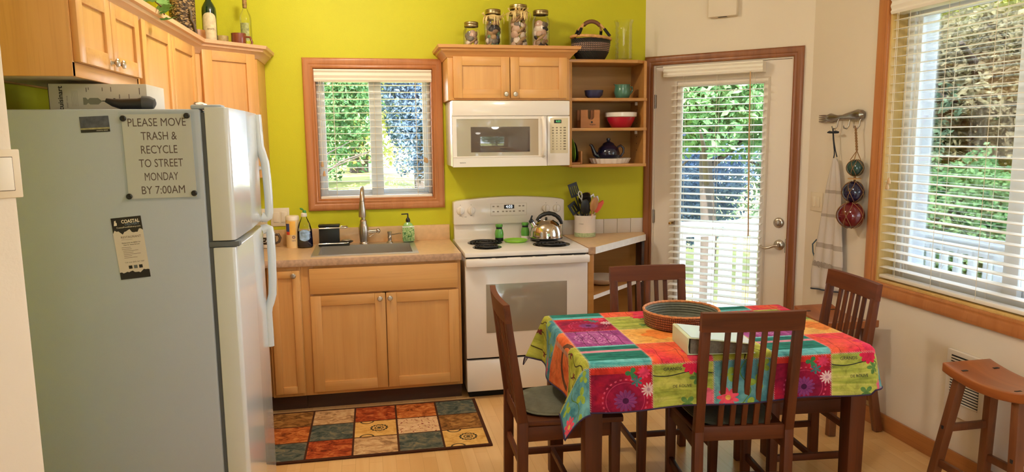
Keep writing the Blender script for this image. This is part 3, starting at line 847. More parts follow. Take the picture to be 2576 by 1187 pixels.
# ------------------------------------------------------------------ sink area
sn = thing('kitchen_sink', 'stainless steel drop-in sink set in the tan countertop', 'sink', (-0.58, -0.33, 0.914), world=True)
MB().wall(-0.893, -0.268, -0.567, -0.085, -0.0, 0.006, [(SX0+0.012, SX1-0.012, SY0+0.012, SY1-0.035)], M=TR(0, 0, 0.914) @ Matrix(((1, 0, 0, 0), (0, 0, 1, 0), (0, 1, 0, 0), (0, 0, 0, 1)))).build('rim', M_steel, sn)
bx0, bx1, by0, by1 = SX0+0.008, SX1-0.008, SY0+0.008, SY1-0.03
bs = MB().box(bx0, bx0+0.003, by0, by1, 0.74, 0.914).box(bx1-0.003, bx1, by0, by1, 0.74, 0.914).box(bx0, bx1, by0, by0+0.003, 0.74, 0.914).box(bx0, bx1, by1-0.003, by1, 0.74, 0.914).box(bx0, bx1, by0, by1, 0.737, 0.74)
bs.build('basin', M_steel, sn)
MB().lathe([(0.0, 0), (0.04, 0), (0.045, 0.003), (0.03, 0.004), (0, 0.003)], (-0.58, -0.33, 0.74), 24).build('drain', M_pewter, sn)
fa = thing('kitchen_faucet', 'brushed nickel pull-down faucet standing behind the sink', 'faucet', (-0.59, -0.105, 0.92), world=True)
MB().lathe([(0, 0), (0.031, 0), (0.031, 0.004), (0.026, 0.01), (0.028, 0.03), (0.031, 0.07), (0.031, 0.105), (0.026, 0.125), (0.022, 0.135), (0.024, 0.142), (0.021, 0.15), (0.017, 0.155), (0, 0.156)], (-0.59, -0.105, 0.92), 28).build('body', M_nickel, fa)
nk = [(-0.59, -0.105, 1.07), (-0.59, -0.105, 1.20), (-0.59, -0.112, 1.245), (-0.59, -0.135, 1.275), (-0.59, -0.165, 1.285), (-0.59, -0.195, 1.275), (-0.592, -0.215, 1.245), (-0.593, -0.222, 1.205)]
MB().tube(nk, 0.0135, 16).build('spout_neck', M_nickel, fa)
MB().lathe([(0, 0), (0.022, 0), (0.0235, 0.006), (0.0215, 0.05), (0.017, 0.085), (0.0145, 0.10), (0, 0.101)], (-0.593, -0.223, 1.105), 24).build('spray_head', M_nickel, fa)
MB().tube([(-0.565, -0.105, 0.995), (-0.515, -0.108, 0.998), (-0.50, -0.110, 1.002)], [0.0125, 0.012, 0.0115], 14).ball((-0.498, -0.112, 1.0), 0.0145, 0.0145, 0.017).tube([(-0.555, -0.105, 0.965), (-0.52, -0.108, 0.985)], 0.006, 8).build('lever_handle', M_nickel, fa)
dp = thing('soap_dispenser', 'slim nickel soap pump set in the sink deck beside the faucet', 'soap dispenser', (-0.425, -0.105, 0.92), world=True)
MB().lathe([(0, 0), (0.021, 0), (0.021, 0.004), (0.013, 0.010), (0.012, 0.03), (0.014, 0.035), (0.012, 0.04), (0.012, 0.055), (0.0145, 0.06), (0.0145, 0.072), (0, 0.075)], (-0.425, -0.105, 0.92), 20).build('body', M_nickel, dp)
MB().tube([(-0.425, -0.105, 0.975), (-0.40, -0.12, 0.974), (-0.365, -0.142, 0.983), (-0.352, -0.15, 0.982)], [0.006, 0.005, 0.0042, 0.004], 10).build('nozzle', M_nickel, dp)

cd = thing('sponge_caddy', 'black sink caddy with chrome rails behind the sink rim', 'caddy', (-0.80, -0.14, 0.92), world=True)
MB().box(-0.868, -0.742, -0.175, -0.105, 0.936, 1.045, 0.006).build('bin', M_black, cd)
MB().box(-0.871, -0.738, -0.178, -0.102, 1.045, 1.055, 0.003).build('lid', M_black, cd)
MB().box(-0.872, -0.680, -0.185, -0.098, 0.920, 0.934, 0.004).lathe([(0, 0.014), (0.03, 0.014), (0.042, 0.02), (0.043, 0.024), (0.0, 0.018)], (-0.70, -0.14, 0.92), 20).build('tray', M_black, cd)
MB().tube([(-0.866, -0.181, 1.036), (-0.70, -0.181, 1.036), (-0.69, -0.17, 1.036), (-0.69, -0.11, 1.036), (-0.70, -0.1, 1.036), (-0.735, -0.1, 1.036)], 0.0045, 10).tube([(-0.872, -0.188, 0.938), (-0.70, -0.188, 0.938), (-0.688, -0.18, 0.94)], 0.004, 10).build('rail', M_chrome, cd)
ss = MB().ball((-0.70, -0.14, 0.950), 0.03, 0.03, 0.007)
ss.build('scrubber', P('steel_scrubber', rgb(180, 170, 160), 0.4, 0.8, bmp=0.6, bscale=200), cd)

# hand soap
hs = thing('hand_soap_bottle', 'clear green pump bottle of hand soap with leafy label by the sink', 'soap bottle', (-0.303, -0.105, 0.92), world=True)
M_greenglass = P('green_liquid', rgb(150, 196, 120), 0.15, coat=0.5)
MB().box(-0.341, -0.265, -0.128, -0.082, 0.921, 1.030, 0.010).lathe([(0.032, 0), (0.026, 0.012), (0.014, 0.02), (0.012, 0.028), (0, 0.028)], (-0.303, -0.105, 1.028), 20, sy=0.66).build('bottle', M_greenglass, hs)


def leafy_label():
    m, nt, b = new_mat('leafy_label')
    nt.links.new(ramp(nt, noise(nt, s=75, detail=2, dist=1.5), [(0.36, rgb(40, 96, 50)), (0.46, rgb(132, 178, 92)), (0.54, rgb(206, 216, 160)), (0.64, rgb(74, 132, 62))]), b.inputs['Base Color'])
    setp(b, Roughness=0.4)
    return m


MB().box(-0.3415, -0.2645, -0.1295, -0.128, 0.930, 1.018, 0.0005).build('label', leafy_label(), hs)
MB().box(-0.342, -0.264, -0.130, -0.080, 1.018, 1.024, 0.001).build('label_band', M_paper, hs)
MB().lathe([(0.014, 0), (0.015, 0.012), (0.011, 0.022), (0.005, 0.03), (0.004, 0.055), (0.0, 0.055)], (-0.303, -0.105, 1.052), 18).bar((-0.300, -0.105, 1.105), (-0.345, -0.115, 1.104), 0.010, 0.007).build('pump', M_black, hs)

# dish soap
ds = thing('dish_soap_bottle', 'clear bottle of dark blue dish soap with green flip cap', 'soap bottle', (-0.955, -0.16, 0.914), world=True)
M_clearpl = pane_mat('clear_plastic', (0.94, 0.95, 0.92, 1), 1.0, 0.05)
prof = [(0, 0.004), (0.044, 0.004), (0.048, 0.012), (0.047, 0.06), (0.045, 0.11), (0.042, 0.125), (0.034, 0.155), (0.020, 0.185), (0.016, 0.20), (0.016, 0.205)]
MB().lathe(prof, (-0.955, -0.16, 0.914), 28, sy=0.62).build('bottle', M_clearpl, ds)
MB().lathe([(0, 0.006), (0.042, 0.006), (0.046, 0.014), (0.0455, 0.06), (0.043, 0.108), (0, 0.108)], (-0.955, -0.16, 0.914), 28, sy=0.60).build('blue_soap', P('blue_soap', rgb(16, 18, 62), 0.1, coat=0.6), ds)
MB().lathe([(0.017, 0), (0.019, 0.004), (0.018, 0.02), (0.010, 0.026), (0, 0.026)], (-0.955, -0.16, 1.112), 20).build('collar', M_slat, ds)
MB().lathe([(0.011, 0), (0.012, 0.01), (0.009, 0.018), (0, 0.02)], (-0.951, -0.16, 1.134), 16).ball((-0.967, -0.16, 1.160), 0.013, 0.009, 0.006, M=RY(radians(25))).build('cap', P('green_cap', rgb(58, 134, 62), 0.35), ds)
lab = MB()
N = 20; vs = []; fs = []
for i in range(N+1):
    a = radians(-128+76*i/N)
    for q in (0, 1): vs.append((-0.955+0.0492*cos(a), -0.16+0.0492*0.63*sin(a), 0.914+(0.046 if q == 0 else 0.118)-(0.012*(2*i/N-1)**2)*(1 if q else -1)))
for i in range(N): fs.append((2*i, 2*i+2, 2*i+3, 2*i+1))
lab.raw(vs, fs).build('label', P('blue_label', rgb(150, 180, 214), 0.4, var=0.5, vscale=34), ds)
lettering('CLEAN', basis((-0.955, -0.1925, 1.012), (1, 0, 0), (0, 0, 1)), M_ink, ds, width=0.036)

# wipes canister
wc = thing('wipes_canister', 'yellow and white wipes canister on the counter beside the dish soap', 'canister', (-1.03, -0.13, 0.914), world=True)
MB().lathe([(0, 0), (0.041, 0), (0.042, 0.004), (0.042, 0.178), (0, 0.178)], (-1.03, -0.13, 0.914), 32).build('tub', P('wipes_tub', rgb(238, 206, 150), 0.4, var=0.10, vscale=10), wc)
MB().lathe([(0.0425, 0), (0.0425, 0.018), (0.040, 0.024), (0.036, 0.026), (0, 0.026)], (-1.03, -0.13, 1.092), 32).build('lid', P('cream_lid', rgb(240, 226, 206), 0.4), wc)


def curved(cx, cy, r, a0, a1, z0, z1, n=14, arch=0.0):
    vs = []; fs = []
    for i in range(n+1):
        a = radians(a0+(a1-a0)*i/n); vs += [(cx+r*cos(a), cy+r*sin(a), z0), (cx+r*cos(a), cy+r*sin(a), z1+arch*sqrt(max(0.0, 1-(2*i/n-1)**2)))]
    for i in range(n): fs.append((2*i, 2*i+2, 2*i+3, 2*i+1))
    return MB().raw(vs, fs)


curved(-1.03, -0.13, 0.0425, -150, -112, 1.02, 1.07).build('brand_patch', P('blue_patch', rgb(52, 70, 132), 0.4), wc)
curved(-1.03, -0.13, 0.0426, -150, -112, 1.00, 1.02).build('red_patch', P('red_patch', rgb(206, 66, 48), 0.4), wc)
curved(-1.03, -0.13, 0.0424, -112, -60, 1.0, 1.085).build('yellow_band', P('yellow_band', rgb(240, 186, 84), 0.4, var=0.1, vscale=20), wc)
lettering('NEW', basis((-1.022, -0.1735, 0.962), (1, 0, 0), (0, 0, 1)), P('purple_ink', rgb(70, 50, 110), 0.5), wc, width=0.024)
MB().lathe([(0.006, 0), (0.009, 0.0), (0.009, 0.001), (0.006, 0.001), (0.006, 0)], (-1.022, -0.1735, 0.985), 14, M=RX(pi/2)).build('symbol', P('purple_ink2', rgb(70, 50, 110), 0.5), wc)

# mug
mg = thing('coffee_mug', 'white mug with dark lettered band and brown handle beside the refrigerator', 'mug', (-1.185, -0.10, 0.914), world=True)
MB().lathe([(0, 0.004), (0.034, 0.004), (0.036, 0), (0.042, 0.006), (0.044, 0.095), (0.041, 0.095), (0.039, 0.01), (0, 0.008)], (-1.185, -0.10, 0.914), 32).build('cup', M_enamel, mg)
MB().lathe([(0.0432, 0), (0.0447, 0.001), (0.0450, 0.044), (0.0435, 0.045)], (-1.185, -0.10, 0.940), 32).build('band', P('brown_band', rgb(52, 38, 32), 0.4), mg)
MB().tube([(-1.145, -0.10, 0.995), (-1.122, -0.103, 0.998), (-1.112, -0.104, 0.975), (-1.12, -0.103, 0.95), (-1.146, -0.10, 0.938)], [0.008, 0.009, 0.009, 0.008, 0.007], 10).build('handle', P('brown_glaze', rgb(92, 72, 60), 0.35), mg)
lettering('CAFE', basis((-1.185, -0.146, 0.962), (1, 0, 0), (0, 0, 1)), M_slat, mg, width=0.06)

# wall plates
o = thing('wall_switch', 'double rocker switch plate on the green wall above the wipes canister', 'light switch', (-1.118, 0, 1.097), world=True)
MB().box(-1.177, -1.059, -0.006, -0.0005, 1.038, 1.157, 0.003).build('plate', M_cream, o)
for x in (-1.142, -1.094): MB().box(x-0.017, x+0.017, -0.010, -0.005, 1.064, 1.131, 0.002).build('rocker', M_cream, o)
o = thing('wall_outlet', 'cream outlet plate on the green wall partly behind the fridge handle', 'outlet', (-1.235, 0, 1.097), world=True)
MB().box(-1.272, -1.198, -0.006, -0.0005, 1.038, 1.155, 0.003).build('plate', M_cream, o)
for z in (1.074, 1.118):
    q = MB().box(-1.252, -1.218, -0.008, -0.005, z-0.014, z+0.014, 0.003).build('socket', M_cream, o)
    MB().box(-1.243, -1.241, -0.009, -0.0075, z-0.006, z+0.006).box(-1.230, -1.228, -0.009, -0.0075, z-0.006, z+0.006).build('slots', M_ink, q)

# ------------------------------------------------------------------ range
M_window = P('oven_glass', rgb(144, 134, 120), 0.12, coat=0.6)
st = thing('kitchen_range', 'white electric coil range under the microwave', 'range', (0.381, -0.33, 0), world=True)
MB().box(0.004, 0.758, -0.61, -0.008, 0.045, 0.885, 0.002).build('body', M_enamel, st)
MB().box(0.02, 0.742, -0.58, -0.03, 0.0, 0.046).build('plinth', M_blackm, st)
MB().box(-0.003, 0.765, -0.650, -0.012, 0.886, 0.916, 0.008).build('cooktop', M_enamel, st)
MB().box(0.008, 0.754, -0.628, -0.60, 0.868, 0.886).build('vent_gap', M_blackm, st)
MB().box(0.0, 0.762, -0.640, -0.60, 0.262, 0.866, 0.006).build('oven_door', M_enamel, st)
od = [c for c in st.children if c.name.startswith('oven_door')][0]
MB().box(0.124, 0.628, -0.643, -0.638, 0.418, 0.718, 0.001).build('oven_window', M_window, od)
hd = MB().box(-0.002, 0.764, -0.685, -0.640, 0.832, 0.880, 0.010)
hd.build('oven_handle', M_enamel, od)
sl = MB()
for x in (0.12, 0.215, 0.37, 0.46, 0.615, 0.70): sl.box(x-0.036, x+0.036, -0.672, -0.662, 0.8795, 0.8812)
sl.build('vent_slots', M_ink, od)
MB().box(0.0, 0.762, -0.640, -0.60, 0.052, 0.248, 0.006).build('drawer', M_enamel, st)
MB().box(0.004, 0.758, -0.612, -0.60, 0.248, 0.263).build('drawer_gap', M_blackm, st)
bg = [(0.0, 1.018)] + [(0.0, 1.168), (0.02, 1.176)] + [(0.762*i/12, 1.176+0.024*sin(pi*i/12)) for i in range(1, 12)] + [(0.742, 1.176), (0.762, 1.168), (0.762, 1.018)]
MB().prism(bg, 'y', -0.092, -0.010, 0, 0.006).build('control_panel', M_enamel, st)
MB().box(0.006, 0.756, -0.062, -0.010, 0.914, 1.02, 0.002).build('backguard', M_enamel, st)
cp = [c for c in st.children if c.name.startswith('control_panel')][0]
for x in (0.046, 0.118, 0.632, 0.708):
    K = TR(x, -0.092, 1.113) @ RX(pi/2)
    kb = MB().lathe([(0, 0), (0.027, 0), (0.027, 0.006), (0.023, 0.012), (0.020, 0.014), (0, 0.014)], (0, 0, 0), 28, M=K).box(x-0.0055, x+0.0055, -0.118, -0.100, 1.092, 1.134, 0.004)
    kb.build('knob', M_enamel, st)
    MB().lathe([(0, 0), (0.002, 0), (0.002, 0.001), (0, 0.001)], (x, -0.092, 1.150), 10, M=RX(pi/2)).build('marker', M_ink, cp)
MB().frame(0.25, 0.498, 1.072, 1.154, 0.0015, -0.0935, -0.0915, 0).build('panel_outline', P('panel_outline', rgb(190, 178, 164), 0.4), cp)
MB().box(0.342, 0.412, -0.0945, -0.0915, 1.118, 1.144, 0.001).build('clock_display', M_ink, cp)
lettering('4:03', basis((0.377, -0.0948, 1.131), (1, 0, 0), (0, 0, 1)), P('clock_glow', rgb(220, 235, 245), 0.4, emit=((0.8, 0.92, 1, 1), 1.5)), cp, width=0.044)
M_btn = P('button_grey', rgb(150, 138, 128), 0.5)
for (x, z) in ((0.27, 1.135), (0.30, 1.135), (0.45, 1.135), (0.475, 1.135), (0.27, 1.10), (0.30, 1.10), (0.335, 1.10), (0.36, 1.10), (0.385, 1.10), (0.41, 1.10), (0.45, 1.10), (0.475, 1.10)):
    MB().box(x-0.007, x+0.007, -0.0935, -0.0915, z-0.004, z+0.004, 0.001).build('button', M_btn, cp)
for (x, z) in ((0.046, 1.078), (0.118, 1.078), (0.08, 1.071)):
    MB().box(x-0.007, x+0.007, -0.0932, -0.0915, z-0.001, z+0.001).build('marker', M_ink, cp)
M_coil = P('burner_coil', rgb(30, 28, 28), 0.55, 0.4)
M_drip = P('black_drip_pan', rgb(24, 22, 22), 0.25, 0.6)
for (x, y, r) in ((0.18, -0.265, 0.112), (0.163, -0.462, 0.09), (0.58, -0.445, 0.118), (0.585, -0.235, 0.092)):
    b = MB().lathe([(0, 0.0005), (r*0.4, 0.0005), (r*0.8, 0.001), (r*0.93, 0.004), (r, 0.0035), (r*1.01, 0.001), (r*1.0, 0.0)], (x, y, 0.916), 40).build('burner', M_drip, st)
    pts = []
    for i in range(110):
        a = i/110*2*pi*3.6; rr = r*0.20+(r*0.66)*i/110
        pts.append((x+rr*cos(a), y+rr*sin(a), 0.924))
    MB().tube(pts, 0.0045, 6).build('coil', M_coil, b)

sp = solo('spoon_rest', MB().lathe([(0, 0.004), (0.066, 0.004), (0.074, 0.010), (0.080, 0.014), (0.080, 0.010), (0.070, 0.0), (0, 0)], (0.384, -0.262, 0.9165), 36), P('lime_ceramic', rgb(134, 196, 40), 0.3, coat=0.3), 'lime green round dish lying on the cooktop between the shakers', 'dish', (0.384, -0.262, 0.9165))
M_shk = P('green_shaker', rgb(92, 158, 66), 0.25, coat=0.4)
for (x, y, base, lb) in ((0.288, -0.195, M_black, 'green shaker with black base on the range by the coil burners'), (0.474, -0.150, M_enamel, 'green shaker with white base on the range beside the kettle')):
    s = thing('spice_shaker', lb, 'shaker', (x, y, 0.9165), world=True, group='green shakers on the range')
    MB().lathe([(0, 0), (0.027, 0), (0.028, 0.004), (0.0275, 0.022), (0, 0.022)], (x, y, 0.9165), 24).build('base', base, s)
    MB().lathe([(0.0275, 0.022), (0.030, 0.045), (0.026, 0.068), (0.020, 0.080), (0.0195, 0.092), (0, 0.092)], (x, y, 0.9165), 24).build('body', M_shk, s)
    MB().lathe([(0.0215, 0.092), (0.024, 0.096), (0.024, 0.108), (0.020, 0.112), (0, 0.112)], (x, y, 0.9165), 24).build('cap', M_shk, s)
    MB().lathe([(0.0205, 0.080), (0.0205, 0.092), (0.0198, 0.092), (0.0198, 0.080)], (x, y, 0.9165), 24).build('band', M_blackm, s)

kt = thing('tea_kettle', 'polished steel tea kettle with black handle on the range', 'kettle', (0.59, -0.27, 0.93), world=True)
kc = (0.59, -0.27, 0.93)
MB().lathe([(0, 0.0), (0.100, 0.0), (0.106, 0.006), (0.106, 0.016), (0.105, 0.045), (0.095, 0.082), (0.075, 0.108), (0.05, 0.122), (0.048, 0.126), (0, 0.13)], kc, 48).build('body', P('polished_steel', rgb(205, 196, 186), 0.10, 1.0), kt)
MB().lathe([(0.1062, 0.003), (0.1075, 0.004), (0.1075, 0.010), (0.1062, 0.011)], kc, 48).build('base_ring', M_black, kt)
MB().lathe([(0, 0.016), (0.006, 0.014), (0.009, 0.008), (0.006, 0.0), (0, 0)], (0.59, -0.27, 1.058), 16).build('lid_knob', M_black, kt)
MB().tube([(0.524, -0.28, 0.995), (0.498, -0.285, 1.032), (0.490, -0.287, 1.045)], [0.022, 0.016, 0.014], 16).build('spout', M_chrome, kt)
MB().tube([(0.489, -0.287, 1.046), (0.480, -0.289, 1.058)], [0.016, 0.015], 14).bar((0.480, -0.289, 1.058), (0.492, -0.287, 1.088), 0.014, 0.008).build('spout_cap', M_black, kt)
hp = arc(0.605, 1.005, 0.092, radians(150), radians(12), 14, y=-0.272)
MB().tube(hp, [0.009, 0.011, 0.013]+[0.0125, 0.0145]*4+[0.0125, 0.011, 0.009], 12).build('handle', M_black, kt)
MB().tube([(hp[0][0]+0.014, -0.272, hp[0][2]+0.012), (0.558, -0.272, 1.04)], 0.005, 8).tube([(hp[-1][0]-0.004, -0.272, hp[-1][2]), (0.668, -0.272, 1.0)], 0.006, 8).build('handle_bracket', M_chrome, kt)

# ------------------------------------------------------------------ microwave
mw = thing('microwave_oven', 'white over-the-range microwave mounted under the small cabinet', 'microwave', (0.343, -0.2, 1.415), world=True)
MB().box(-0.030, 0.717, -0.355, -0.003, 1.416, 1.822, 0.004).build('body', M_enamel, mw)
MB().box(-0.030, 0.717, -0.388, -0.357, 1.727, 1.820, 0.006).build('vent_panel', M_enamel, mw)
dro = MB().wall(-0.030, 0.566, 1.414, 1.725, -0.392, -0.357, [(-0.005, 0.512, 1.480, 1.708)]).build('door', M_enamel, mw)
M_mwglass = P('microwave_door_glass', rgb(176, 164, 146), 0.05, coat=1.0)
M_mwdark = P('microwave_window', rgb(84, 78, 74), 0.05, coat=1.0)
MB().box(-0.005, 0.512, -0.389, -0.37, 1.480, 1.708).build('door_glass', M_mwglass, dro)
MB().box(0.083, 0.457, -0.3905, -0.380, 1.504, 1.660, 0.001).build('window', M_mwdark, dro)
MB().box(-0.030, 0.566, -0.394, -0.391, 1.472, 1.480, 0.001).build('ledge', M_enamel, dro)
hp = [(0.541, -0.392, 1.712), (0.541, -0.415, 1.704), (0.541, -0.428, 1.66), (0.541, -0.432, 1.59), (0.541, -0.428, 1.52), (0.541, -0.415, 1.488), (0.541, -0.392, 1.480)]
MB().tube(hp, 0.0145, 14).build('handle', M_enamel, dro)
cpn = MB().box(0.570, 0.717, -0.390, -0.357, 1.414, 1.725, 0.004).build('control_panel', M_enamel, mw)
MB().box(0.588, 0.705, -0.3915, -0.389, 1.492, 1.712, 0.001).build('keypad', P('keypad_cream', rgb(214, 202, 172), 0.45), cpn)
MB().box(0.613, 0.661, -0.3925, -0.391, 1.680, 1.702, 0.001).build('clock_display', M_ink, cpn)
lettering('4:03', basis((0.640, -0.3928, 1.691), (1, 0, 0), (0, 0, 1)), P('green_clock', rgb(60, 170, 90), 0.4, emit=((0.15, 0.7, 0.25, 1), 0.9)), cpn, width=0.03)
kb = MB()
for i in range(4):
    for j in range(9):
        x = 0.606+0.0255*i; z = 1.652-0.0168*j
        if i == 3: kb.box(x-0.008, x+0.008, -0.3922, -0.391, z-0.004, z+0.004, 0.0004)
        else: kb.box(x-(0.006 if j < 3 else 0.0025), x+(0.006 if j < 3 else 0.0025), -0.3922, -0.391, z-0.0035, z+0.0035, 0.0004)
kb.build('key_print', P('key_print', rgb(128, 116, 96), 0.5), cpn)
lettering('kenmore', basis((0.030, -0.3925, 1.441), (1, 0, 0), (0, 0, 1)), M_ink, dro, width=0.036, bold=0.01)

# ------------------------------------------------------------------ refrigerator
M_frcase_dim = P('fridge_side_dimmed', rgb(170, 180, 194), 0.5, bmp=0.10, bscale=400)  # white paint; the dimmer, bluish light on this side is in the colour
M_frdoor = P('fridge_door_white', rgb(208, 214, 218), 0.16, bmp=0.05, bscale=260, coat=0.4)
M_gasket = P('grey_gasket', rgb(92, 98, 104), 0.6)
FY0, FY1 = -2.26, -1.605
rf = thing('refrigerator', 'white top-freezer refrigerator with notes stuck on its side', 'refrigerator', (-1.4, -1.93, 0), world=True)
MB().box(-1.735, -1.089, FY0, FY1, 0.05, 1.697, 0.006).build('case', M_frcase_dim, rf)
MB().box(-1.70, -1.10, FY0+0.02, FY1-0.02, 0.0, 0.052).build('plinth', M_blackm, rf)
MB().box(-1.090, -1.074, FY0+0.012, FY1-0.012, 0.07, 1.685).build('gasket', M_gasket, rf)


def fr_door(z0, z1, nm):
    prof = [(-1.075, FY0+0.002), (-1.012, FY0+0.002), (-1.003, FY0+0.008), (-1.0, FY0+0.02), (-0.994, (FY0+FY1)/2), (-1.0, FY1-0.02), (-1.003, FY1-0.008), (-1.012, FY1-0.002), (-1.075, FY1-0.002)]
    return MB().prism(prof, 'z', z0, z1, 0, 0.003).build(nm, M_frdoor, rf)


fz = fr_door(1.253, 1.703, 'freezer_door')
fd = fr_door(0.075, 1.229, 'fridge_door')
MB().box(-1.10, -0.99, FY0+0.006, FY0+0.05, 1.231, 1.250, 0.003).build('hinge', M_gasket, rf)
MB().box(-1.12, -1.02, FY0+0.01, FY0+0.07, 1.697, 1.712, 0.006).build('hinge_cover', M_frcase_dim, rf)
HY = FY1-0.03
MB().tube([(-0.999, HY, 1.698), (-0.996, HY, 1.62), (-0.994, HY, 1.565), (-0.984, HY, 1.535), (-0.974, HY, 1.50), (-0.970, HY, 1.44), (-0.967, HY, 1.35), (-0.968, HY, 1.285), (-0.972, HY, 1.266), (-0.98, HY, 1.262), (-0.999, HY, 1.268)], [0.017, 0.017, 0.017, 0.015, 0.0145, 0.0145, 0.0145, 0.0145, 0.0145, 0.015, 0.018], 14, flat=1.2).build('handle', M_frdoor, fz)
MB().tube([(-0.999, HY, 1.214), (-0.98, HY, 1.220), (-0.971, HY, 1.216), (-0.968, HY, 1.195), (-0.967, HY, 1.10), (-0.969, HY, 1.00), (-0.973, HY, 0.93), (-0.983, HY, 0.895), (-0.992, HY, 0.875), (-0.997, HY, 0.85), (-0.997, HY, 0.70)], [0.018, 0.015, 0.0145, 0.0145, 0.0145, 0.0145, 0.0145, 0.0145, 0.015, 0.016, 0.017], 14, flat=1.2).build('handle', M_frdoor, fd)

FN = FY0-0.0008       # plane of the things stuck on the fridge side


def on_fridge(x, z, dy=0.0, rot=0.0): return basis((x, FN-dy, z), (cos(rot), 0, sin(rot)), (-sin(rot), 0, cos(rot)))


# printed notice in a plastic sleeve
sg = thing('paper_notice', 'white paper notice about trash held by round black magnets on the refrigerator', 'notice', (-1.222, FN, 1.54), world=True)
SGM = on_fridge(-1.222, 1.543, 0.0, radians(0.6))
MB().box(-0.106, 0.106, -0.138, 0.138, -0.0004, 0.0006, M=SGM).build('sheet', P('notice_paper', rgb(206, 208, 210), 0.6), sg)
SLV = pane_mat('clear_sleeve', (0.97, 0.98, 0.98, 1), 0.18, 0.03)
MB().box(-0.114, 0.118, -0.146, 0.146, 0.0010, 0.0014, M=SGM).build('plastic_sleeve', SLV, sg)
for i, (t_, w_) in enumerate((('PLEASE MOVE', 0.178), ('TRASH &', 0.110), ('RECYCLE', 0.112), ('TO STREET', 0.136), ('MONDAY', 0.104), ('BY 7:00AM', 0.134))):
    lettering(t_, SGM @ TR(0.000+0.003*(i % 2), 0.110-0.0445*i, 0.0009), M_grey_ink, sg, width=w_, height=0.0265, bold=0.0)
for (x, z, lb) in ((-1.324, 1.667, 'round black magnet on the notice corner above the flyer, beside the word PLEASE'), (-1.129, 1.675, 'round black magnet on the notice corner after the word MOVE'), (-1.324, 1.412, 'round black magnet at the lower notice corner before BY'), (-1.122, 1.418, 'round black magnet at the lower notice corner after 7:00AM')):
    solo('fridge_magnet', MB().lathe([(0, 0), (0.0095, 0), (0.0095, 0.004), (0.007, 0.0065), (0.003, 0.0065), (0.0015, 0.0058), (0, 0.0058)], (x, FN-0.0016, z), 24, M=RX(pi/2)), M_black, lb, 'magnet', (x, FN-0.002, z), 'round black magnets holding the notice')

# landscape card
pcard = thing('photo_card', 'small dark landscape photo card stuck on the refrigerator', 'card', (-1.410, FN, 1.650), world=True)
CM = on_fridge(-1.4105, 1.649, 0, radians(2.5))
MB().box(-0.0435, 0.0435, -0.0255, 0.0255, 0, 0.0007, M=CM).build('card', P('card_sky', rgb(72, 78, 96), 0.4, var=0.45, vscale=50), pcard)
MB().box(-0.0435, 0.0435, -0.0165, -0.011, 0.0007, 0.0009, M=CM).build('beach_band', P('card_beach', rgb(150, 146, 112), 0.4, var=0.3, vscale=60), pcard)
MB().box(-0.0435, 0.0435, -0.0255, -0.0165, 0.0007, 0.0009, M=CM).build('dark_band', P('card_dark', rgb(28, 28, 32), 0.4), pcard)
lettering('COASTAL NEWS', CM @ TR(0.02, -0.021, 0.0011), M_paper, pcard, width=0.034)

# delivery flyer
fl = thing('paper_flyer', 'tilted black and white coastal delivery flyer stuck on the refrigerator', 'flyer', (-1.333, FN, 1.24), world=True)
FM = on_fridge(-1.333, 1.2405, 0, radians(4.6))
MB().box(-0.0465, 0.0465, -0.104, 0.104, 0, 0.0006, M=FM).build('sheet', P('flyer_paper', rgb(206, 198, 190), 0.5), fl)
wv = [(-0.0465, 0.104), (-0.0465, 0.052)] + [(-0.0465+0.093*i/16, 0.0555+0.006*sin(i*0.95)+0.003*sin(i*2.3)) for i in range(1, 16)] + [(0.0465, 0.056), (0.0465, 0.104)]
MB().prism(wv, 'z', 0.0006, 0.0008, M=FM).build('black_header', M_ink, fl)
wv = [(-0.0465, -0.104), (-0.0465, -0.080)] + [(-0.0465+0.093*i/16, -0.0805+0.006*sin(i*0.8+3)*(i/16)+0.002*sin(i*2.1)) for i in range(1, 16)] + [(0.0465, -0.078), (0.0465, -0.104)]
MB().prism(wv, 'z', 0.0006, 0.0008, M=FM).build('black_footer', M_ink, fl)
M_wink = P('white_ink', rgb(226, 218, 206), 0.5)
lettering('COASTAL', FM @ TR(0.012, 0.089, 0.0010), M_wink, fl, width=0.056, height=0.012, bold=0.03)
lettering('DELIVERY', FM @ TR(0.016, 0.0795, 0.0010), P('blue_ink', rgb(120, 140, 170), 0.5), fl, width=0.044)
lettering('CoastalFoodDelivery.com', FM @ TR(0.004, 0.0705, 0.0010), M_wink, fl, width=0.074)
MB().prism([(-0.040, 0.078), (-0.031, 0.078), (-0.030, 0.086), (-0.033, 0.090), (-0.032, 0.095), (-0.037, 0.094), (-0.038, 0.088)], 'z', 0.0008, 0.0010, M=FM).build('emblem', M_wink, fl)
lettering('RESTAURANT', FM @ TR(0.006, 0.037, 0.0009), M_grey_ink, fl, width=0.062)
MB().box(-0.025, 0.010, 0.0285, 0.0292, 0.0006, 0.0008, M=FM).build('rule_line', M_grey_ink, fl)
lettering('Restaurants we deliver for', FM @ TR(0.004, 0.018, 0.0009), M_ink, fl, width=0.058, bold=0.01)
lettering('Open for dinner & lunch', FM @ TR(0.004, 0.011, 0.0009), M_ink, fl, width=0.05, bold=0.01)
for k, wd in enumerate((0.028, 0.03, 0.050, 0.034, 0.056, 0.028, 0.044)):
    MB().box(-0.028+0.003*(k > 1), -0.028+wd, 0.002-0.0058*k, 0.0031-0.0058*k, 0.0006, 0.0008, M=FM).build('text_line', M_grey_ink, fl)
lettering('Call now (503) 367 7687', FM @ TR(0.005, -0.048, 0.0009), M_ink, fl, width=0.060)
for k, c in enumerate((M_ink, M_gasket, M_ink)):
    MB().box(-0.016+0.016*k, -0.005+0.016*k, -0.070, -0.059, 0.0006, 0.0009, M=FM).build('icon', c, fl)

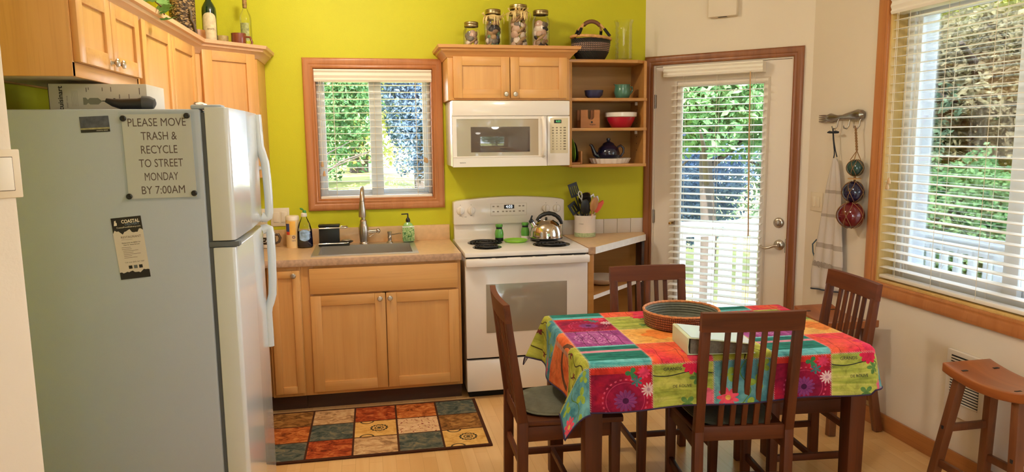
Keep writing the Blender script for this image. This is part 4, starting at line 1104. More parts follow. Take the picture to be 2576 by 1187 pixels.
# things on top of the refrigerator
bxz = 1.6975
gb = thing('appliance_box', 'long white kitchen appliance box lying on top of the refrigerator', 'box', (-1.42, -2.04, bxz), world=True)
BX = (-1.592, -1.285, -2.12, -1.90)
MB().box(BX[0], BX[1], BX[2], BX[3], bxz, bxz+0.090, 0.002).build('carton', P('white_carton', rgb(196, 190, 178), 0.55, var=0.04, vscale=9), gb)
MB().box(BX[0]-0.001, BX[0]+0.0005, BX[2], BX[3], bxz, bxz+0.09).build('dark_end', M_ink, gb)
by = BX[2]-0.0006
lettering('cuisinart', basis((-1.556, by, bxz+0.042), (0, 0, 1), (-1, 0, 0)), M_ink, gb, width=0.080, height=0.015, bold=0.02)
lettering('SMART STICK', basis((-1.536, by, bxz+0.030), (0, 0, 1), (-1, 0, 0)), M_grey_ink, gb, width=0.04)
for k in range(5): MB().box(-1.522+0.0045*k, -1.5213+0.0045*k, by, by+0.0006, bxz+0.015, bxz+0.068).build('text_line', P('pale_ink', rgb(160, 154, 140), 0.6), gb)
pz = bxz+0.032
MB().prism([(-1.487, pz-0.012), (-1.478, pz-0.012), (-1.472, pz-0.005), (-1.466, pz-0.011), (-1.440, pz-0.011), (-1.428, pz), (-1.440, pz+0.011), (-1.466, pz+0.011), (-1.472, pz+0.005), (-1.478, pz+0.012), (-1.487, pz+0.012)], 'y', by, by+0.0006).build('printed_blender', P('printed_grey', rgb(120, 120, 104), 0.5), gb)
MB().box(-1.428, -1.405, by, by+0.0006, pz-0.001, pz+0.002).prism([(-1.405, pz-0.002), (-1.397, pz-0.003), (-1.392, pz+0.010), (-1.386, pz+0.010), (-1.384, pz-0.012), (-1.395, pz-0.010), (-1.405, pz-0.003)], 'y', by, by+0.0006).build('printed_shaft', M_ink, gb)
for (x, z, h) in ((-1.475, 0.070, 0.014), (-1.468, 0.074, 0.008), (-1.425, 0.072, 0.012), (-1.398, 0.072, 0.016), (-1.372, 0.048, 0.014), (-1.342, 0.048, 0.016), (-1.308, 0.066, 0.022)):
    MB().box(x-0.001, x+0.001, by, by+0.0006, bxz+z-h/2, bxz+z+h/2).build('callout_print', M_grey_ink, gb)
MB().box(BX[1], BX[1]+0.0006, -2.09, -2.06, bxz+0.015, bxz+0.042).build('barcode', P('barcode_grey', rgb(150, 140, 128), 0.6), gb)
ht = thing('hand_tool', 'black handheld tool with grey rounded end lying on refrigerator in front of the box', 'tool', (-1.33, -2.17, bxz), world=True)
MB().tube([(-1.395, -2.19, bxz+0.032), (-1.375, -2.185, bxz+0.024), (-1.35, -2.18, bxz+0.019), (-1.30, -2.175, bxz+0.020), (-1.285, -2.173, bxz+0.022)], [0.007, 0.013, 0.018, 0.019, 0.021], 14).build('body', M_black, ht)
MB().tube([(-1.287, -2.173, bxz+0.024), (-1.265, -2.171, bxz+0.0235), (-1.250, -2.170, bxz+0.021), (-1.245, -2.170, bxz+0.020)], [0.0235, 0.0225, 0.017, 0.006], 16).build('grey_end', P('dark_grey_rubber', rgb(66, 66, 68), 0.6), ht)
R = random.Random(5); t = bmesh.new(); bmesh.ops.create_icosphere(t, subdivisions=2, radius=1.0)
for v in t.verts: v.co *= 0.75+0.4*R.random()
t.transform(TR(-1.122, -2.10, bxz+0.016) @ Matrix.Diagonal((0.026, 0.03, 0.014, 1)))
solo('foil_wrapper', MB()._merge(t), P('brown_foil', rgb(150, 128, 116), 0.3, 0.7), 'small crumpled foil wrapper on top of the refrigerator by the freezer hinge', 'wrapper', (-1.122, -2.10, bxz), angle=10)

# ------------------------------------------------------------------ on top of the corner cabinets
TZ = 2.101
M_botgreen = P('dark_green_glass', rgb(16, 44, 26), 0.06, coat=0.8)
wb = thing('wine_bottle', 'dark green wine bottle with cream label on top of the corner cabinets', 'bottle', (-1.415, -0.30, TZ), world=True)
MB().lathe([(0, 0.003), (0.036, 0), (0.040, 0.004), (0.040, 0.228), (0.038, 0.248), (0.028, 0.270), (0.0165, 0.288), (0.0155, 0.345), (0.017, 0.347), (0.017, 0.358), (0, 0.358)], (-1.415, -0.30, TZ), 32).build('bottle', M_botgreen, wb)
lb = curved(-1.415, -0.30, 0.0406, -140, -20, TZ+0.012, TZ+0.185, 18)
lb.build('label', P('aged_label', rgb(214, 194, 156), 0.6, var=0.22, vscale=38), wb)
curved(-1.415, -0.30, 0.0406, -140, -20, TZ+0.184, TZ+0.184, 18, 0.034).build('label_arch', P('aged_label_top', rgb(214, 194, 156), 0.6, var=0.22, vscale=38), wb)
lettering('ESTATE', basis((-1.402, -0.342, TZ+0.125), (1, 0, 0), (0, 0, 1)), M_grey_ink, wb, width=0.038)
gbt = thing('glass_bottle', 'clear glass bottle with cork and printed label behind the brown mug', 'bottle', (-1.236, -0.17, TZ), world=True)
M_jar = pane_mat('clear_glass', (0.985, 0.99, 0.98, 1), 0.5, 0.02)
MB().lathe([(0, 0.004), (0.030, 0.002), (0.034, 0.006), (0.034, 0.205), (0.032, 0.230), (0.020, 0.256), (0.013, 0.270), (0.013, 0.290), (0.015, 0.292), (0.015, 0.300)], (-1.236, -0.17, TZ), 32).build('bottle', M_jar, gbt)
MB().lathe([(0, 0.275), (0.0115, 0.275), (0.0125, 0.302), (0.0135, 0.345), (0, 0.346)], (-1.236, -0.17, TZ), 16).build('cork', P('cork', rgb(160, 122, 70), 0.8, var=0.3, vscale=90), gbt)
curved(-1.236, -0.17, 0.0347, -140, -50, TZ+0.08, TZ+0.185, 12).build('label', P('printed_label', rgb(150, 152, 96), 0.6, var=0.55, vscale=42), gbt)
mm = thing('brown_mug', 'reddish brown mug on top of the corner cabinet', 'mug', (-1.262, -0.285, TZ), world=True)
M_mugb = P('brown_mug_glaze', rgb(118, 56, 40), 0.25, coat=0.4)
MB().lathe([(0, 0.004), (0.037, 0), (0.040, 0.006), (0.042, 0.110), (0.039, 0.110), (0.037, 0.01), (0, 0.008)], (-1.262, -0.285, TZ), 32).build('cup', M_mugb, mm)
MB().tube([(-1.222, -0.285, TZ+0.092), (-1.198, -0.287, TZ+0.09), (-1.188, -0.288, TZ+0.062), (-1.196, -0.287, TZ+0.032), (-1.222, -0.285, TZ+0.02)], [0.006, 0.0065, 0.0065, 0.006, 0.006], 10).build('handle', M_mugb, mm)
solo('wooden_cup', MB().lathe([(0, 0.004), (0.036, 0), (0.044, 0.02), (0.047, 0.07), (0.044, 0.118), (0.041, 0.118), (0.043, 0.07), (0.03, 0.012), (0, 0.01)], (-1.478, -0.335, TZ), 32), wood('turned_wood', rgb(186, 128, 70), rgb(140, 86, 42), 'x'), 'turned wooden cup beside the dark green wine bottle', 'cup', (-1.478, -0.335, TZ))
solo('candle_glass', MB().lathe([(0, 0.002), (0.026, 0), (0.031, 0.008), (0.033, 0.095), (0.030, 0.095), (0.028, 0.07), (0, 0.07)], (-1.352, -0.285, TZ), 28), P('frosted_cream_glass', rgb(170, 146, 92), 0.4, var=0.2, vscale=60, bmp=0.4, bscale=120), 'small cream textured glass cup between wine bottle and brown mug', 'cup', (-1.352, -0.285, TZ))


def weave_mat(name, c1, c2, c3, scale=(70, 70, 70)):
    m, nt, b = new_mat(name)
    v = nt.nodes.new('ShaderNodeTexVoronoi'); tc = nt.nodes.new('ShaderNodeTexCoord'); mp = nt.nodes.new('ShaderNodeMapping')
    mp.inputs['Scale'].default_value = scale; v.inputs['Scale'].default_value = 1.0
    nt.links.new(tc.outputs['Object'], mp.inputs[0]); nt.links.new(mp.outputs[0], v.inputs['Vector'])
    nt.links.new(ramp(nt, v.outputs['Color'], [(0.25, c1), (0.55, c2), (0.8, c3)]), b.inputs['Base Color'])
    bump(nt, b, v.outputs['Distance'], 0.8, 0.006); setp(b, Roughness=0.55)
    return m


vb = thing('seagrass_vase', 'tall dark woven seagrass vase standing on the side cabinets behind the ivy', 'vase', (-1.505, -0.54, TZ), world=True)
M_sea = weave_mat('seagrass', rgb(36, 24, 16), rgb(82, 60, 38), rgb(160, 130, 88), (90, 90, 170))
MB().lathe([(0, 0), (0.058, 0), (0.064, 0.05), (0.067, 0.15), (0.067, 0.28), (0.06, 0.36), (0.064, 0.40), (0.058, 0.40), (0.052, 0.02), (0, 0.02)], (-1.505, -0.54, TZ), 36).build('body', M_sea, vb)
MB().tube([(-1.455, -0.590, TZ+0.19), (-1.447, -0.600, TZ+0.165), (-1.452, -0.596, TZ+0.14), (-1.441, -0.585, TZ+0.12), (-1.436, -0.568, TZ+0.075), (-1.442, -0.555, TZ+0.03)], [0.006, 0.008, 0.006, 0.007, 0.008, 0.006], 10).build('curled_handle', P('dark_rattan', rgb(86, 72, 62), 0.5), vb)

# ivy garland
iv = thing('ivy_vine', 'green ivy sprig hanging over the pale crown moulding', 'vine', (-1.44, -1.15, TZ), world=True)
M_ivy = leaf_mat('ivy_leaves', rgb(52, 92, 46), rgb(92, 136, 72), rgb(146, 172, 104), 0.2)
stem = [(-1.47, -2.0, TZ+0.02), (-1.44, -1.83, TZ+0.05), (-1.45, -1.68, TZ+0.06), (-1.42, -1.62, TZ+0.07), (-1.39, -1.56, TZ+0.07), (-1.372, -1.50, TZ+0.05), (-1.366, -1.48, TZ+0.02)]
MB().tube(stem, 0.003, 6).build('stem', P('ivy_stem', rgb(120, 78, 48), 0.7), iv)
LEAF = [(0, -0.35), (0.25, -0.45), (0.55, -0.30), (0.42, -0.05), (0.70, 0.20), (0.32, 0.30), (0.0, 1.0), (-0.32, 0.30), (-0.70, 0.20), (-0.42, -0.05), (-0.55, -0.30), (-0.25, -0.45)]
R = random.Random(11)
for k, (x, y, z, s, rz, tilt) in enumerate(((-1.362, -1.035, 0.045, 0.062, 0.3, 2.7), (-1.355, -1.10, 0.06, 0.055, 1.2, 2.3), (-1.37, -1.00, 0.08, 0.06, -0.5, 2.0), (-1.36, -1.16, 0.085, 0.05, 2.2, 2.5), (-1.38, -1.05, 0.12, 0.055, 0.0, 1.6), (-1.40, -1.22, 0.10, 0.05, 1.8, 1.9), (-1.39, -1.12, 0.13, 0.05, 0.8, 1.3), (-1.42, -1.34, 0.10, 0.05, 2.6, 1.5), (-1.41, -1.45, 0.09, 0.048, 1.1, 2.0), (-1.36, -1.06, 0.005, 0.05, 0.1, 3.0))):
    s *= 1.0
    M = TR(x, -1.52+(y+1.12)*0.42, TZ+z*0.8-0.005) @ RZ(rz+radians(90)) @ RX(tilt)
    t = bmesh.new()
    c = t.verts.new((0, 0, 0.06*s)); vv = [t.verts.new((a*s, b_*s, -0.12*s*(a*a+b_*b_))) for a, b_ in LEAF]
    for i in range(len(vv)): t.faces.new((c, vv[i], vv[(i+1) % len(vv)]))
    MB()._merge(t, 0, M).build('leaf', M_ivy, iv)

# ------------------------------------------------------------------ jars of shells on the small cabinet
M_shell = [P('shell_white', rgb(226, 206, 190), 0.45), P('shell_pink', rgb(204, 166, 146), 0.45), P('stone_grey', rgb(122, 110, 100), 0.55, var=0.2, vscale=60), P('stone_brown', rgb(150, 118, 90), 0.55, var=0.2, vscale=60), P('stone_dark', rgb(54, 48, 50), 0.5), P('beach_glass', rgb(96, 130, 98), 0.3), P('driftwood', rgb(170, 134, 94), 0.7, var=0.2, vscale=50)]
M_lid = P('gold_jar_lid', rgb(170, 152, 112), 0.33, 1.0)
M_raffia = P('raffia', rgb(226, 200, 140), 0.7)
JZ = 2.102


def jar(x, y, r, h, lb, tied, words):
    j = thing('glass_jar', lb, 'jar', (x, y, JZ), world=True, group='jars of shells on the wall cabinet')
    hh = h-0.03
    MB().lathe([(0, 0.003), (r*0.9, 0), (r, 0.008), (r, hh*0.78), (r*0.97, hh*0.88), (r*0.80, hh*0.97), (r*0.78, hh+0.006)], (x, y, JZ), 32).build('jar_glass', M_jar, j)
    MB().lathe([(r*0.84, hh), (r*0.86, hh+0.002), (r*0.86, hh+0.014), (r*0.83, hh+0.016), (r*0.86, hh+0.018), (r*0.86, hh+0.027), (r*0.82, hh+0.030), (0, hh+0.030)], (x, y, JZ), 32).build('lid', M_lid, j)
    RR = random.Random(int(x*1000)+3)
    if tied:
        rf_ = MB()
        for k in range(5): rf_.tube([(x+(r*0.88+0.004*sin(a*3+k*2))*cos(a), y+(r*0.88+0.004*cos(a*2+k))*sin(a), JZ+hh*0.93+0.0045*k-0.010+0.002*sin(a*5+k)) for a in [2*pi*i/24 for i in range(24)]], 0.0032, 6, closed=True)
        rf_.build('raffia_band', M_raffia, j)
        for k in range(tied):
            a = RR.uniform(-2.8, -0.3); d = RR.uniform(0.010, 0.026)
            p = [Vector((x+r*0.92*cos(a), y+r*0.92*sin(a), JZ+hh*0.93))]
            b_ = a+RR.uniform(-1.2, 1.2)
            for q in range(1, 6):
                t_ = q/5
                p.append(p[0]+Vector((d*sin(t_*2.4)*cos(a)+0.016*t_*cos(b_), d*sin(t_*2.4)*sin(a)+0.010*t_*sin(b_)-0.004*t_, (0.010 if k % 3 == 0 else 0.004)*sin(t_*3.1)-RR.uniform(0.7, 1.3)*0.045*t_*t_*(1 if k % 3 else -0.5))))
            MB().tube(p, [0.003, 0.0038, 0.004, 0.0036, 0.003, 0.0015], 6, flat=0.5).build('raffia_end', M_raffia, j)
    # contents, layer by layer against the glass
    n = 0; zc = JZ+0.014; top = JZ+hh*0.87
    while zc < top:
        cnt = 7
        for k in range(cnt):
            a = 2*pi*(k+0.5*(n % 2))/cnt+RR.uniform(-0.25, 0.25)
            if sin(a) > 0.5: continue
            s = r*RR.uniform(0.30, 0.50)
            d = r*0.58
            px, py, pz_ = x+d*cos(a), y+d*sin(a), zc+RR.uniform(-0.003, 0.004)
            kind = RR.random(); mt = RR.choices(M_shell, words)[0]
            Mr = RZ(a) @ RY(RR.uniform(-0.7, 0.7)) @ RX(RR.uniform(0, 3))
            if kind < 0.40:
                o = MB().ball((px, py, pz_), s*RR.uniform(0.35, 0.7), s*RR.uniform(0.8, 1.15), s*RR.uniform(0.6, 0.9), 14, M=Mr); nm, ct_ = ('pebble', 'pebble')
            elif kind < 0.80:
                o = MB().lathe([(0, s*0.45), (s*0.55, s*0.25), (s, -s*0.1), (s*0.9, -s*0.22), (s*0.45, s*0.05), (0, s*0.2)], (px, py, pz_), 16, M=RZ(a) @ RY(pi/2+RR.uniform(-0.5, 0.5))); nm, ct_ = ('seashell', 'shell')
            else:
                o = MB().tube([Vector((px, py, pz_))+Vector((-sin(a)*q, cos(a)*q, 0.7*q)) for q in (-s*1.1, -s*0.3, s*0.4, s*1.1)], [s*0.15, s*0.36, s*0.36, s*0.18], 8); nm, ct_ = ('driftwood', 'driftwood')
                mt = M_shell[6]
            solo(nm, o, mt, {'pebble': 'rounded beach pebble packed in the %s', 'seashell': 'seashell packed in the %s', 'driftwood': 'bit of driftwood packed in the %s'}[nm] % lb.split(' full')[0].split(' holding')[0].split(' of ')[0], ct_, (px, py, pz_), {'pebble': 'pebbles', 'seashell': 'seashells', 'driftwood': 'driftwood bits'}[nm]+' in the '+lb.split(' full')[0])
        zc += r*0.48; n += 1


jar(0.126, -0.19, 0.052, 0.216, 'shortest glass jar full of grey stones', 0, [1, 1, 4, 3, 1, 0, 1])
jar(0.266, -0.19, 0.058, 0.295, 'raffia-tied glass jar next to the shortest full of dark beach finds', 12, [2, 2, 3, 2, 4, 3, 1])
jar(0.431, -0.19, 0.065, 0.328, 'tallest glass jar with a thick raffia bow full of shells', 30, [3, 3, 3, 2, 1, 1, 1])
jar(0.578, -0.19, 0.058, 0.298, 'untied tall glass jar nearest the woven basket full of pale shells', 0, [5, 3, 2, 1, 1.5, 0, 0])

# woven basket and vase on the open shelf unit
SZ = 2.0865


def bolga_mat():
    m, nt, b = new_mat('bolga_weave')
    tc = nt.nodes.new('ShaderNodeTexCoord'); sp_ = nt.nodes.new('ShaderNodeSeparateXYZ'); nt.links.new(tc.outputs['Object'], sp_.inputs[0])
    nb = NB(nt)
    th = nb.op('ARCTAN2', sp_.outputs[1], sp_.outputs[0]); z = sp_.outputs[2]
    st_ = nb.op('FRACT', nb.op('ADD', nb.op('MULTIPLY', th, 9.0), nb.op('MULTIPLY', z, 95.0)))
    st2 = nb.op('FRACT', nb.op('MULTIPLY', z, 90.0))
    band = nb.ring(z, 0.058, 0.112)
    msk = nb.op('MULTIPLY', band, nb.op('MULTIPLY', nb.less(st_, 0.5), nb.less(st2, 0.62)))
    nt.links.new(mix_rgb(nt, msk, rgb(26, 24, 22), rgb(206, 166, 150)), b.inputs['Base Color'])
    setp(b, Roughness=0.6)
    bump(nt, b, nb.op('SINE', nb.op('ADD', nb.op('MULTIPLY', th, 60.0), nb.op('MULTIPLY', z, 500.0))), 0.5, 0.004)
    return m


wk = thing('woven_basket', 'black and pink woven basket with leather handle on the open shelf top', 'basket', (0.915, -0.19, SZ))
MB().lathe([(0, 0.002), (0.085, 0), (0.096, 0.012), (0.118, 0.05), (0.130, 0.10), (0.130, 0.138), (0.124, 0.138), (0.124, 0.10), (0.112, 0.05), (0.088, 0.012), (0, 0.01)], (0, 0, 0), 48, sx=1.0, sy=0.82).build('body', bolga_mat(), wk)
M_cane = P('cane', rgb(206, 156, 96), 0.6, var=0.25, vscale=50)
MB().tube([(0.130*cos(a), 0.107*sin(a), 0.146-0.008*cos(a)*1.0) for a in [2*pi*i/40 for i in range(40)]], [0.009+0.0015*(i % 2) for i in range(40)], 10, closed=True).build('rim', M_cane, wk)
M_leather = P('brown_leather', rgb(112, 70, 50), 0.5, var=0.2, vscale=40)
hp = [Vector((0.085*cos(a), 0, 0.165+0.085*sin(a))) for a in [radians(170-160*i/14) for i in range(15)]]
MB().tube([(p.x*0.9, -0.02, p.z) for p in hp[3:12]], 0.013, 12).build('leather_grip', M_leather, wk)
for sx_ in (-1, 1):
    for sy_ in (-1, 1):
        q = MB().tube([(sx_*0.056, -0.02+0.004*sy_, 0.232), (sx_*0.078, -0.012+0.035*sy_, 0.20), (sx_*(0.105 if sy_ < 0 else 0.092), 0.075*sy_, 0.152)], 0.0075, 10).build('handle_arm', M_cane, wk)
        MB().tube([(sx_*0.078, -0.012+0.035*sy_, 0.20), (sx_*(0.105 if sy_ < 0 else 0.092), 0.075*sy_, 0.152)], 0.0095, 10).build('black_wrap', M_blackm, q)
vs_ = MB().lathe([(0, 0.004), (0.055, 0.0), (0.058, 0.005)] + [(0.056+0.0025*sin(i*1.25), 0.012+0.225*i/40) for i in range(41)] + [(0.060, 0.250), (0.066, 0.266), (0.064, 0.266), (0.057, 0.250)] + [(0.053, 0.238-0.22*i/10) for i in range(11)] + [(0, 0.014)], (1.150, -0.17, SZ), 40)
solo('glass_vase', vs_, pane_mat('ribbed_glass', (0.99, 0.995, 0.98, 1), 0.35, 0.02), 'tall clear ribbed glass vase on the open shelf top beside the basket', 'vase', (1.150, -0.17, SZ))

# ------------------------------------------------------------------ crockery on the open shelves
s1, s2, s3 = 1.8425, 1.6505, 1.4145
solo('blue_bowl', MB().lathe([(0, 0.004), (0.034, 0), (0.040, 0.004), (0.058, 0.022), (0.064, 0.054), (0.060, 0.054), (0.052, 0.022), (0.03, 0.010), (0, 0.009)], (0.938, -0.19, s1), 36), P('indigo_glaze', rgb(44, 52, 88), 0.25, coat=0.4, var=0.2, vscale=40), 'small dark blue bowl on the upper shelf beside the teal jug', 'bowl', (0.938, -0.19, s1))
jg = thing('teal_jug', 'round teal pottery jug on the upper shelf', 'jug', (1.137, -0.19, s1), world=True)
M_teal = P('teal_glaze', rgb(70, 118, 100), 0.25, coat=0.4, var=0.15, vscale=20)
MB().lathe([(0, 0.003), (0.036, 0), (0.046, 0.008), (0.056, 0.04), (0.053, 0.062), (0.050, 0.080), (0.054, 0.092), (0.050, 0.092), (0.046, 0.08), (0.05, 0.04), (0, 0.01)], (1.137, -0.19, s1), 36).prism([(1.098, s1+0.080), (1.075, s1+0.097), (1.100, s1+0.090)], 'y', -0.20, -0.18).build('body', M_teal, jg)
MB().tube([(1.184, -0.19, s1+0.075), (1.204, -0.19, s1+0.078), (1.208, -0.19, s1+0.055), (1.188, -0.19, s1+0.028)], 0.0055, 10).build('handle', M_teal, jg)
nh = thing('napkin_holder', 'wooden napkin holder with a notch on the middle shelf', 'napkin holder', (0.895, -0.19, s2), world=True)
M_nap = wood('napkin_wood', rgb(190, 128, 72), rgb(166, 104, 54), 'x')
nf = [(0.836, s2), (0.966, s2), (0.966, s2+0.118), (0.928, s2+0.118)] + [(0.906+0.022*cos(a), s2+0.075+0.022*sin(a)) for a in [-pi*i/10 for i in range(11)]] + [(0.884, s2+0.118), (0.836, s2+0.118)]
MB().prism(nf, 'y', -0.232, -0.222).build('front_panel', M_nap, nh)
MB().prism(nf, 'y', -0.155, -0.145).build('back_panel', M_nap, nh)
MB().box(0.836, 0.966, -0.222, -0.155, s2, s2+0.008).box(0.836, 0.842, -0.222, -0.155, s2, s2+0.05).build('tray', M_nap, nh)
MB().lathe([(0, 0), (0.007, 0), (0.007, 0.0006), (0, 0.0006)], (0.912, -0.232, s2+0.038), 14, M=RX(pi/2)).build('emblem', M_ink, nh)
lettering('Napkin', basis((0.918, -0.2326, s2+0.022), (1, 0, 0), (0, 0, 1)), M_ink, nh, width=0.04)
rbw = thing('mixing_bowl', 'red and white mixing bowl on the middle shelf', 'bowl', (1.131, -0.18, s2), world=True)
MB().lathe([(0, 0.004), (0.058, 0.0), (0.066, 0.004), (0.090, 0.045), (0.097, 0.070)], (1.131, -0.18, s2), 40).build('red_body', P('red_glaze', rgb(172, 24, 48), 0.2, coat=0.5), rbw)
MB().lathe([(0.0972, 0.070), (0.106, 0.074), (0.108, 0.100), (0.104, 0.102), (0.094, 0.072), (0.06, 0.014), (0, 0.012)], (1.131, -0.18, s2), 40).build('white_rim', M_enamel, rbw)
tp = thing('teapot', 'dark blue teapot standing in the fluted dish on the bottom shelf', 'teapot', (1.052, -0.16, s3+0.020), world=True)
M_navy = P('navy_glaze', rgb(20, 22, 48), 0.12, coat=0.7)
tc_ = (1.052, -0.16, s3+0.012)
MB().lathe([(0, 0.002), (0.048, 0), (0.054, 0.006), (0.074, 0.036), (0.078, 0.058), (0.068, 0.088), (0.046, 0.108), (0.04, 0.110), (0, 0.112)], tc_, 40).build('body', M_navy, tp)
MB().lathe([(0.042, 0.110), (0.036, 0.122), (0.016, 0.132), (0.010, 0.136), (0.014, 0.146), (0.012, 0.156), (0, 0.159)], tc_, 28).build('lid', M_navy, tp)
MB().tube([(0.985, -0.16, s3+0.045), (0.958, -0.16, s3+0.062), (0.945, -0.16, s3+0.095), (0.934, -0.16, s3+0.120), (0.922, -0.16, s3+0.126)], [0.020, 0.017, 0.012, 0.010, 0.009], 14).build('spout', M_navy, tp)
MB().tube([(1.118, -0.16, s3+0.108), (1.140, -0.16, s3+0.118), (1.160, -0.16, s3+0.100), (1.160, -0.16, s3+0.070), (1.142, -0.16, s3+0.046), (1.122, -0.16, s3+0.042)], 0.0075, 10).build('handle', M_navy, tp)
fl_ = bmesh.new()
N = 96; rr = []
for (r_, z_, amp) in ((0.0, 0.006, 0), (0.10, 0.006, 0), (0.118, 0.003, 0.5), (0.124, 0.0, 1), (0.142, 0.034, 1), (0.138, 0.034, 1), (0.120, 0.010, 0.6), (0.10, 0.010, 0), (0, 0.010, 0)):
    if r_ == 0: rr.append([fl_.verts.new((0, 0, z_))]); continue
    rr.append([fl_.verts.new(((r_+0.003*amp*(1 if k % 4 < 2 else -1))*cos(2*pi*k/N), (r_+0.003*amp*(1 if k % 4 < 2 else -1))*sin(2*pi*k/N)*0.86, z_)) for k in range(N)])
for a_, d_ in zip(rr, rr[1:]):
    for k in range(N):
        if len(a_) == 1: fl_.faces.new((a_[0], d_[(k+1) % N], d_[k]))
        elif len(d_) == 1: fl_.faces.new((a_[k], a_[(k+1) % N], d_[0]))
        else: fl_.faces.new((a_[k], a_[(k+1) % N], d_[(k+1) % N], d_[k]))
bmesh.ops.recalc_face_normals(fl_, faces=fl_.faces[:])
solo('tart_dish', MB()._merge(fl_, 0, TR(1.063, -0.16, s3)), M_enamel, 'white fluted tart dish under the dark blue teapot', 'dish', (1.063, -0.16, s3))
pr = thing('plate_rack', 'small wooden rack holding plates at the end of the bottom shelf', 'rack', (0.80, -0.16, s3), world=True)
MB().box(0.829, 0.839, -0.26, -0.06, s3+0.002, s3+0.085, 0.002).box(0.762, 0.839, -0.255, -0.24, s3, s3+0.012, 0.002).box(0.762, 0.839, -0.085, -0.07, s3, s3+0.012, 0.002).build('frame', M_nap, pr)
for k, (x, mt, lb) in enumerate(((0.805, M_black, 'black plate standing in the small wooden rack'), (0.785, P('lime_plate', rgb(120, 168, 52), 0.3, coat=0.3), 'green plate standing in the small wooden rack'))):
    R0 = 0.066+0.014*k
    solo('dinner_plate', MB().lathe([(0, 0.0), (R0*0.6, 0), (R0, 0.010), (R0, 0.013), (R0*0.6, 0.004), (0, 0.004)], (x, -0.165, s3+0.012+R0), 32, M=RY(pi/2-0.12)), mt, lb, 'plate', (x, -0.165, s3+0.012))
solo('fluted_bowl', MB().lathe([(0, 0.003), (0.06, 0.0), (0.085, 0.01), (0.135, 0.045), (0.138, 0.05), (0.132, 0.05), (0.08, 0.016), (0, 0.012)], (0.985, -0.24, 0.6015), 36), M_enamel, 'white shallow bowl on the open shelf under the wedge-shaped counter', 'bowl', (0.985, -0.24, 0.6015))

# ------------------------------------------------------------------ utensil crock
CX, CY, CZ = 0.897, -0.135, 0.9142
ck = thing('utensil_crock', 'white ceramic crock full of cooking utensils on the wedge counter', 'crock', (CX, CY, CZ), world=True)
MB().lathe([(0, 0.004), (0.068, 0), (0.072, 0.004), (0.072, 0.13), (0.075, 0.138), (0.075, 0.148), (0.070, 0.150), (0.066, 0.146), (0.066, 0.012), (0, 0.012)], (CX, CY, CZ), 40).build('body', P('crock_glaze', rgb(226, 214, 204), 0.3, coat=0.3), ck)
MB().lathe([(0.0722, 0.004), (0.0728, 0.006), (0.0728, 0.028), (0.0722, 0.032)], (CX, CY, CZ), 40).build('green_band', P('mottled_green', rgb(170, 184, 140), 0.5, var=0.3, vscale=70), ck)
lettering('UTENSILS', basis((CX-0.045, CY-0.060, CZ+0.095), (0.78, -0.62, 0), (0, 0, 1)), M_grey_ink, ck, width=0.034)
M_handw = wood('spoon_wood', rgb(190, 138, 84), rgb(160, 106, 60), 'z')
M_red = P('coral_silicone', rgb(226, 96, 76), 0.45)


def utensil(name, lb, foot, tip, mh, r=0.005):
    """foot inside the crock, tip where the head begins; returns root and frame at the tip (z along the shaft)"""
    foot = Vector((CX, CY, CZ))+Vector(foot); tip = Vector((CX, CY, CZ))+Vector(tip)
    u = thing(name, lb, 'utensil', foot, world=True, group='utensils in the white crock')
    MB().tube([foot, foot.lerp(tip, 0.5), tip], [r*1.25, r*1.1, r], 10).build('handle', mh, u)
    z = (tip-foot).normalized(); x = Vector((1, 0.25, 0)); x = (x-z*x.dot(z)).normalized(); y = z.cross(x)
    M = Matrix(((x.x, y.x, z.x, tip.x), (x.y, y.y, z.y, tip.y), (x.z, y.z, z.z, tip.z), (0, 0, 0, 1)))
    return u, M


u, M = utensil('slotted_turner', 'black slotted turner leaning out of the white crock', (0.02, 0.01, 0.014), (-0.060, 0.015, 0.275), M_black)
MB().wall(-0.036, 0.036, 0.0, 0.095, -0.002, 0.002, [(-0.024, -0.018, 0.015, 0.075), (-0.008, -0.002, 0.015, 0.075), (0.008, 0.014, 0.015, 0.075), (0.022, 0.027, 0.015, 0.07)], M=M).build('blade', M_black, u)
u, M = utensil('cooking_utensil', 'grey utensil with white loop end lying across the black turner', (0.035, -0.02, 0.014), (-0.035, -0.03, 0.26), P('grey_handle', rgb(170, 172, 170), 0.4))
q = MB().tube([(0, 0, -0.005), (-0.011, 0, 0.02), (-0.013, 0, 0.045), (0, 0, 0.058), (0.013, 0, 0.045), (0.011, 0, 0.02)], 0.0042, 8, closed=True); q.bm.transform(M); q.build('loop_end', P('white_loop', rgb(226, 226, 222), 0.4), u)
u, M = utensil('serving_spoon', 'black solid spoon standing upright at the front of the crock', (0.0, -0.03, 0.014), (-0.012, -0.050, 0.165), M_black)
q = MB().ball((0, 0, 0.046), 0.037, 0.010, 0.053, 20); q.bm.transform(M); q.build('bowl', M_black, u)
u, M = utensil('soup_ladle', 'black ladle behind the slotted turner in the white crock', (-0.01, 0.02, 0.014), (-0.002, 0.035, 0.225), M_black)
q = MB().lathe([(0, -0.034), (0.034, -0.026), (0.049, 0.006), (0.047, 0.008), (0.032, -0.022), (0, -0.030)], (0.006, -0.012, 0.03), 24, M=RX(radians(-62))); q.bm.transform(M); q.build('bowl', M_black, u)
u, M = utensil('slotted_spoon', 'black pasta spoon leaning far out at the stove side of the crock', (0.03, 0.0, 0.014), (-0.062, -0.01, 0.165), M_black)
q = MB().wall(-0.032, 0.032, 0.0, 0.08, -0.003, 0.003, [(-0.014, -0.006, 0.012, 0.06), (0.006, 0.014, 0.012, 0.06)]); q.bm.transform(M); q.build('bowl', M_black, u)
u, M = utensil('wooden_spoon', 'brown wooden spoon at the front of the white crock', (0.0, -0.03, 0.014), (0.038, -0.048, 0.18), M_handw)
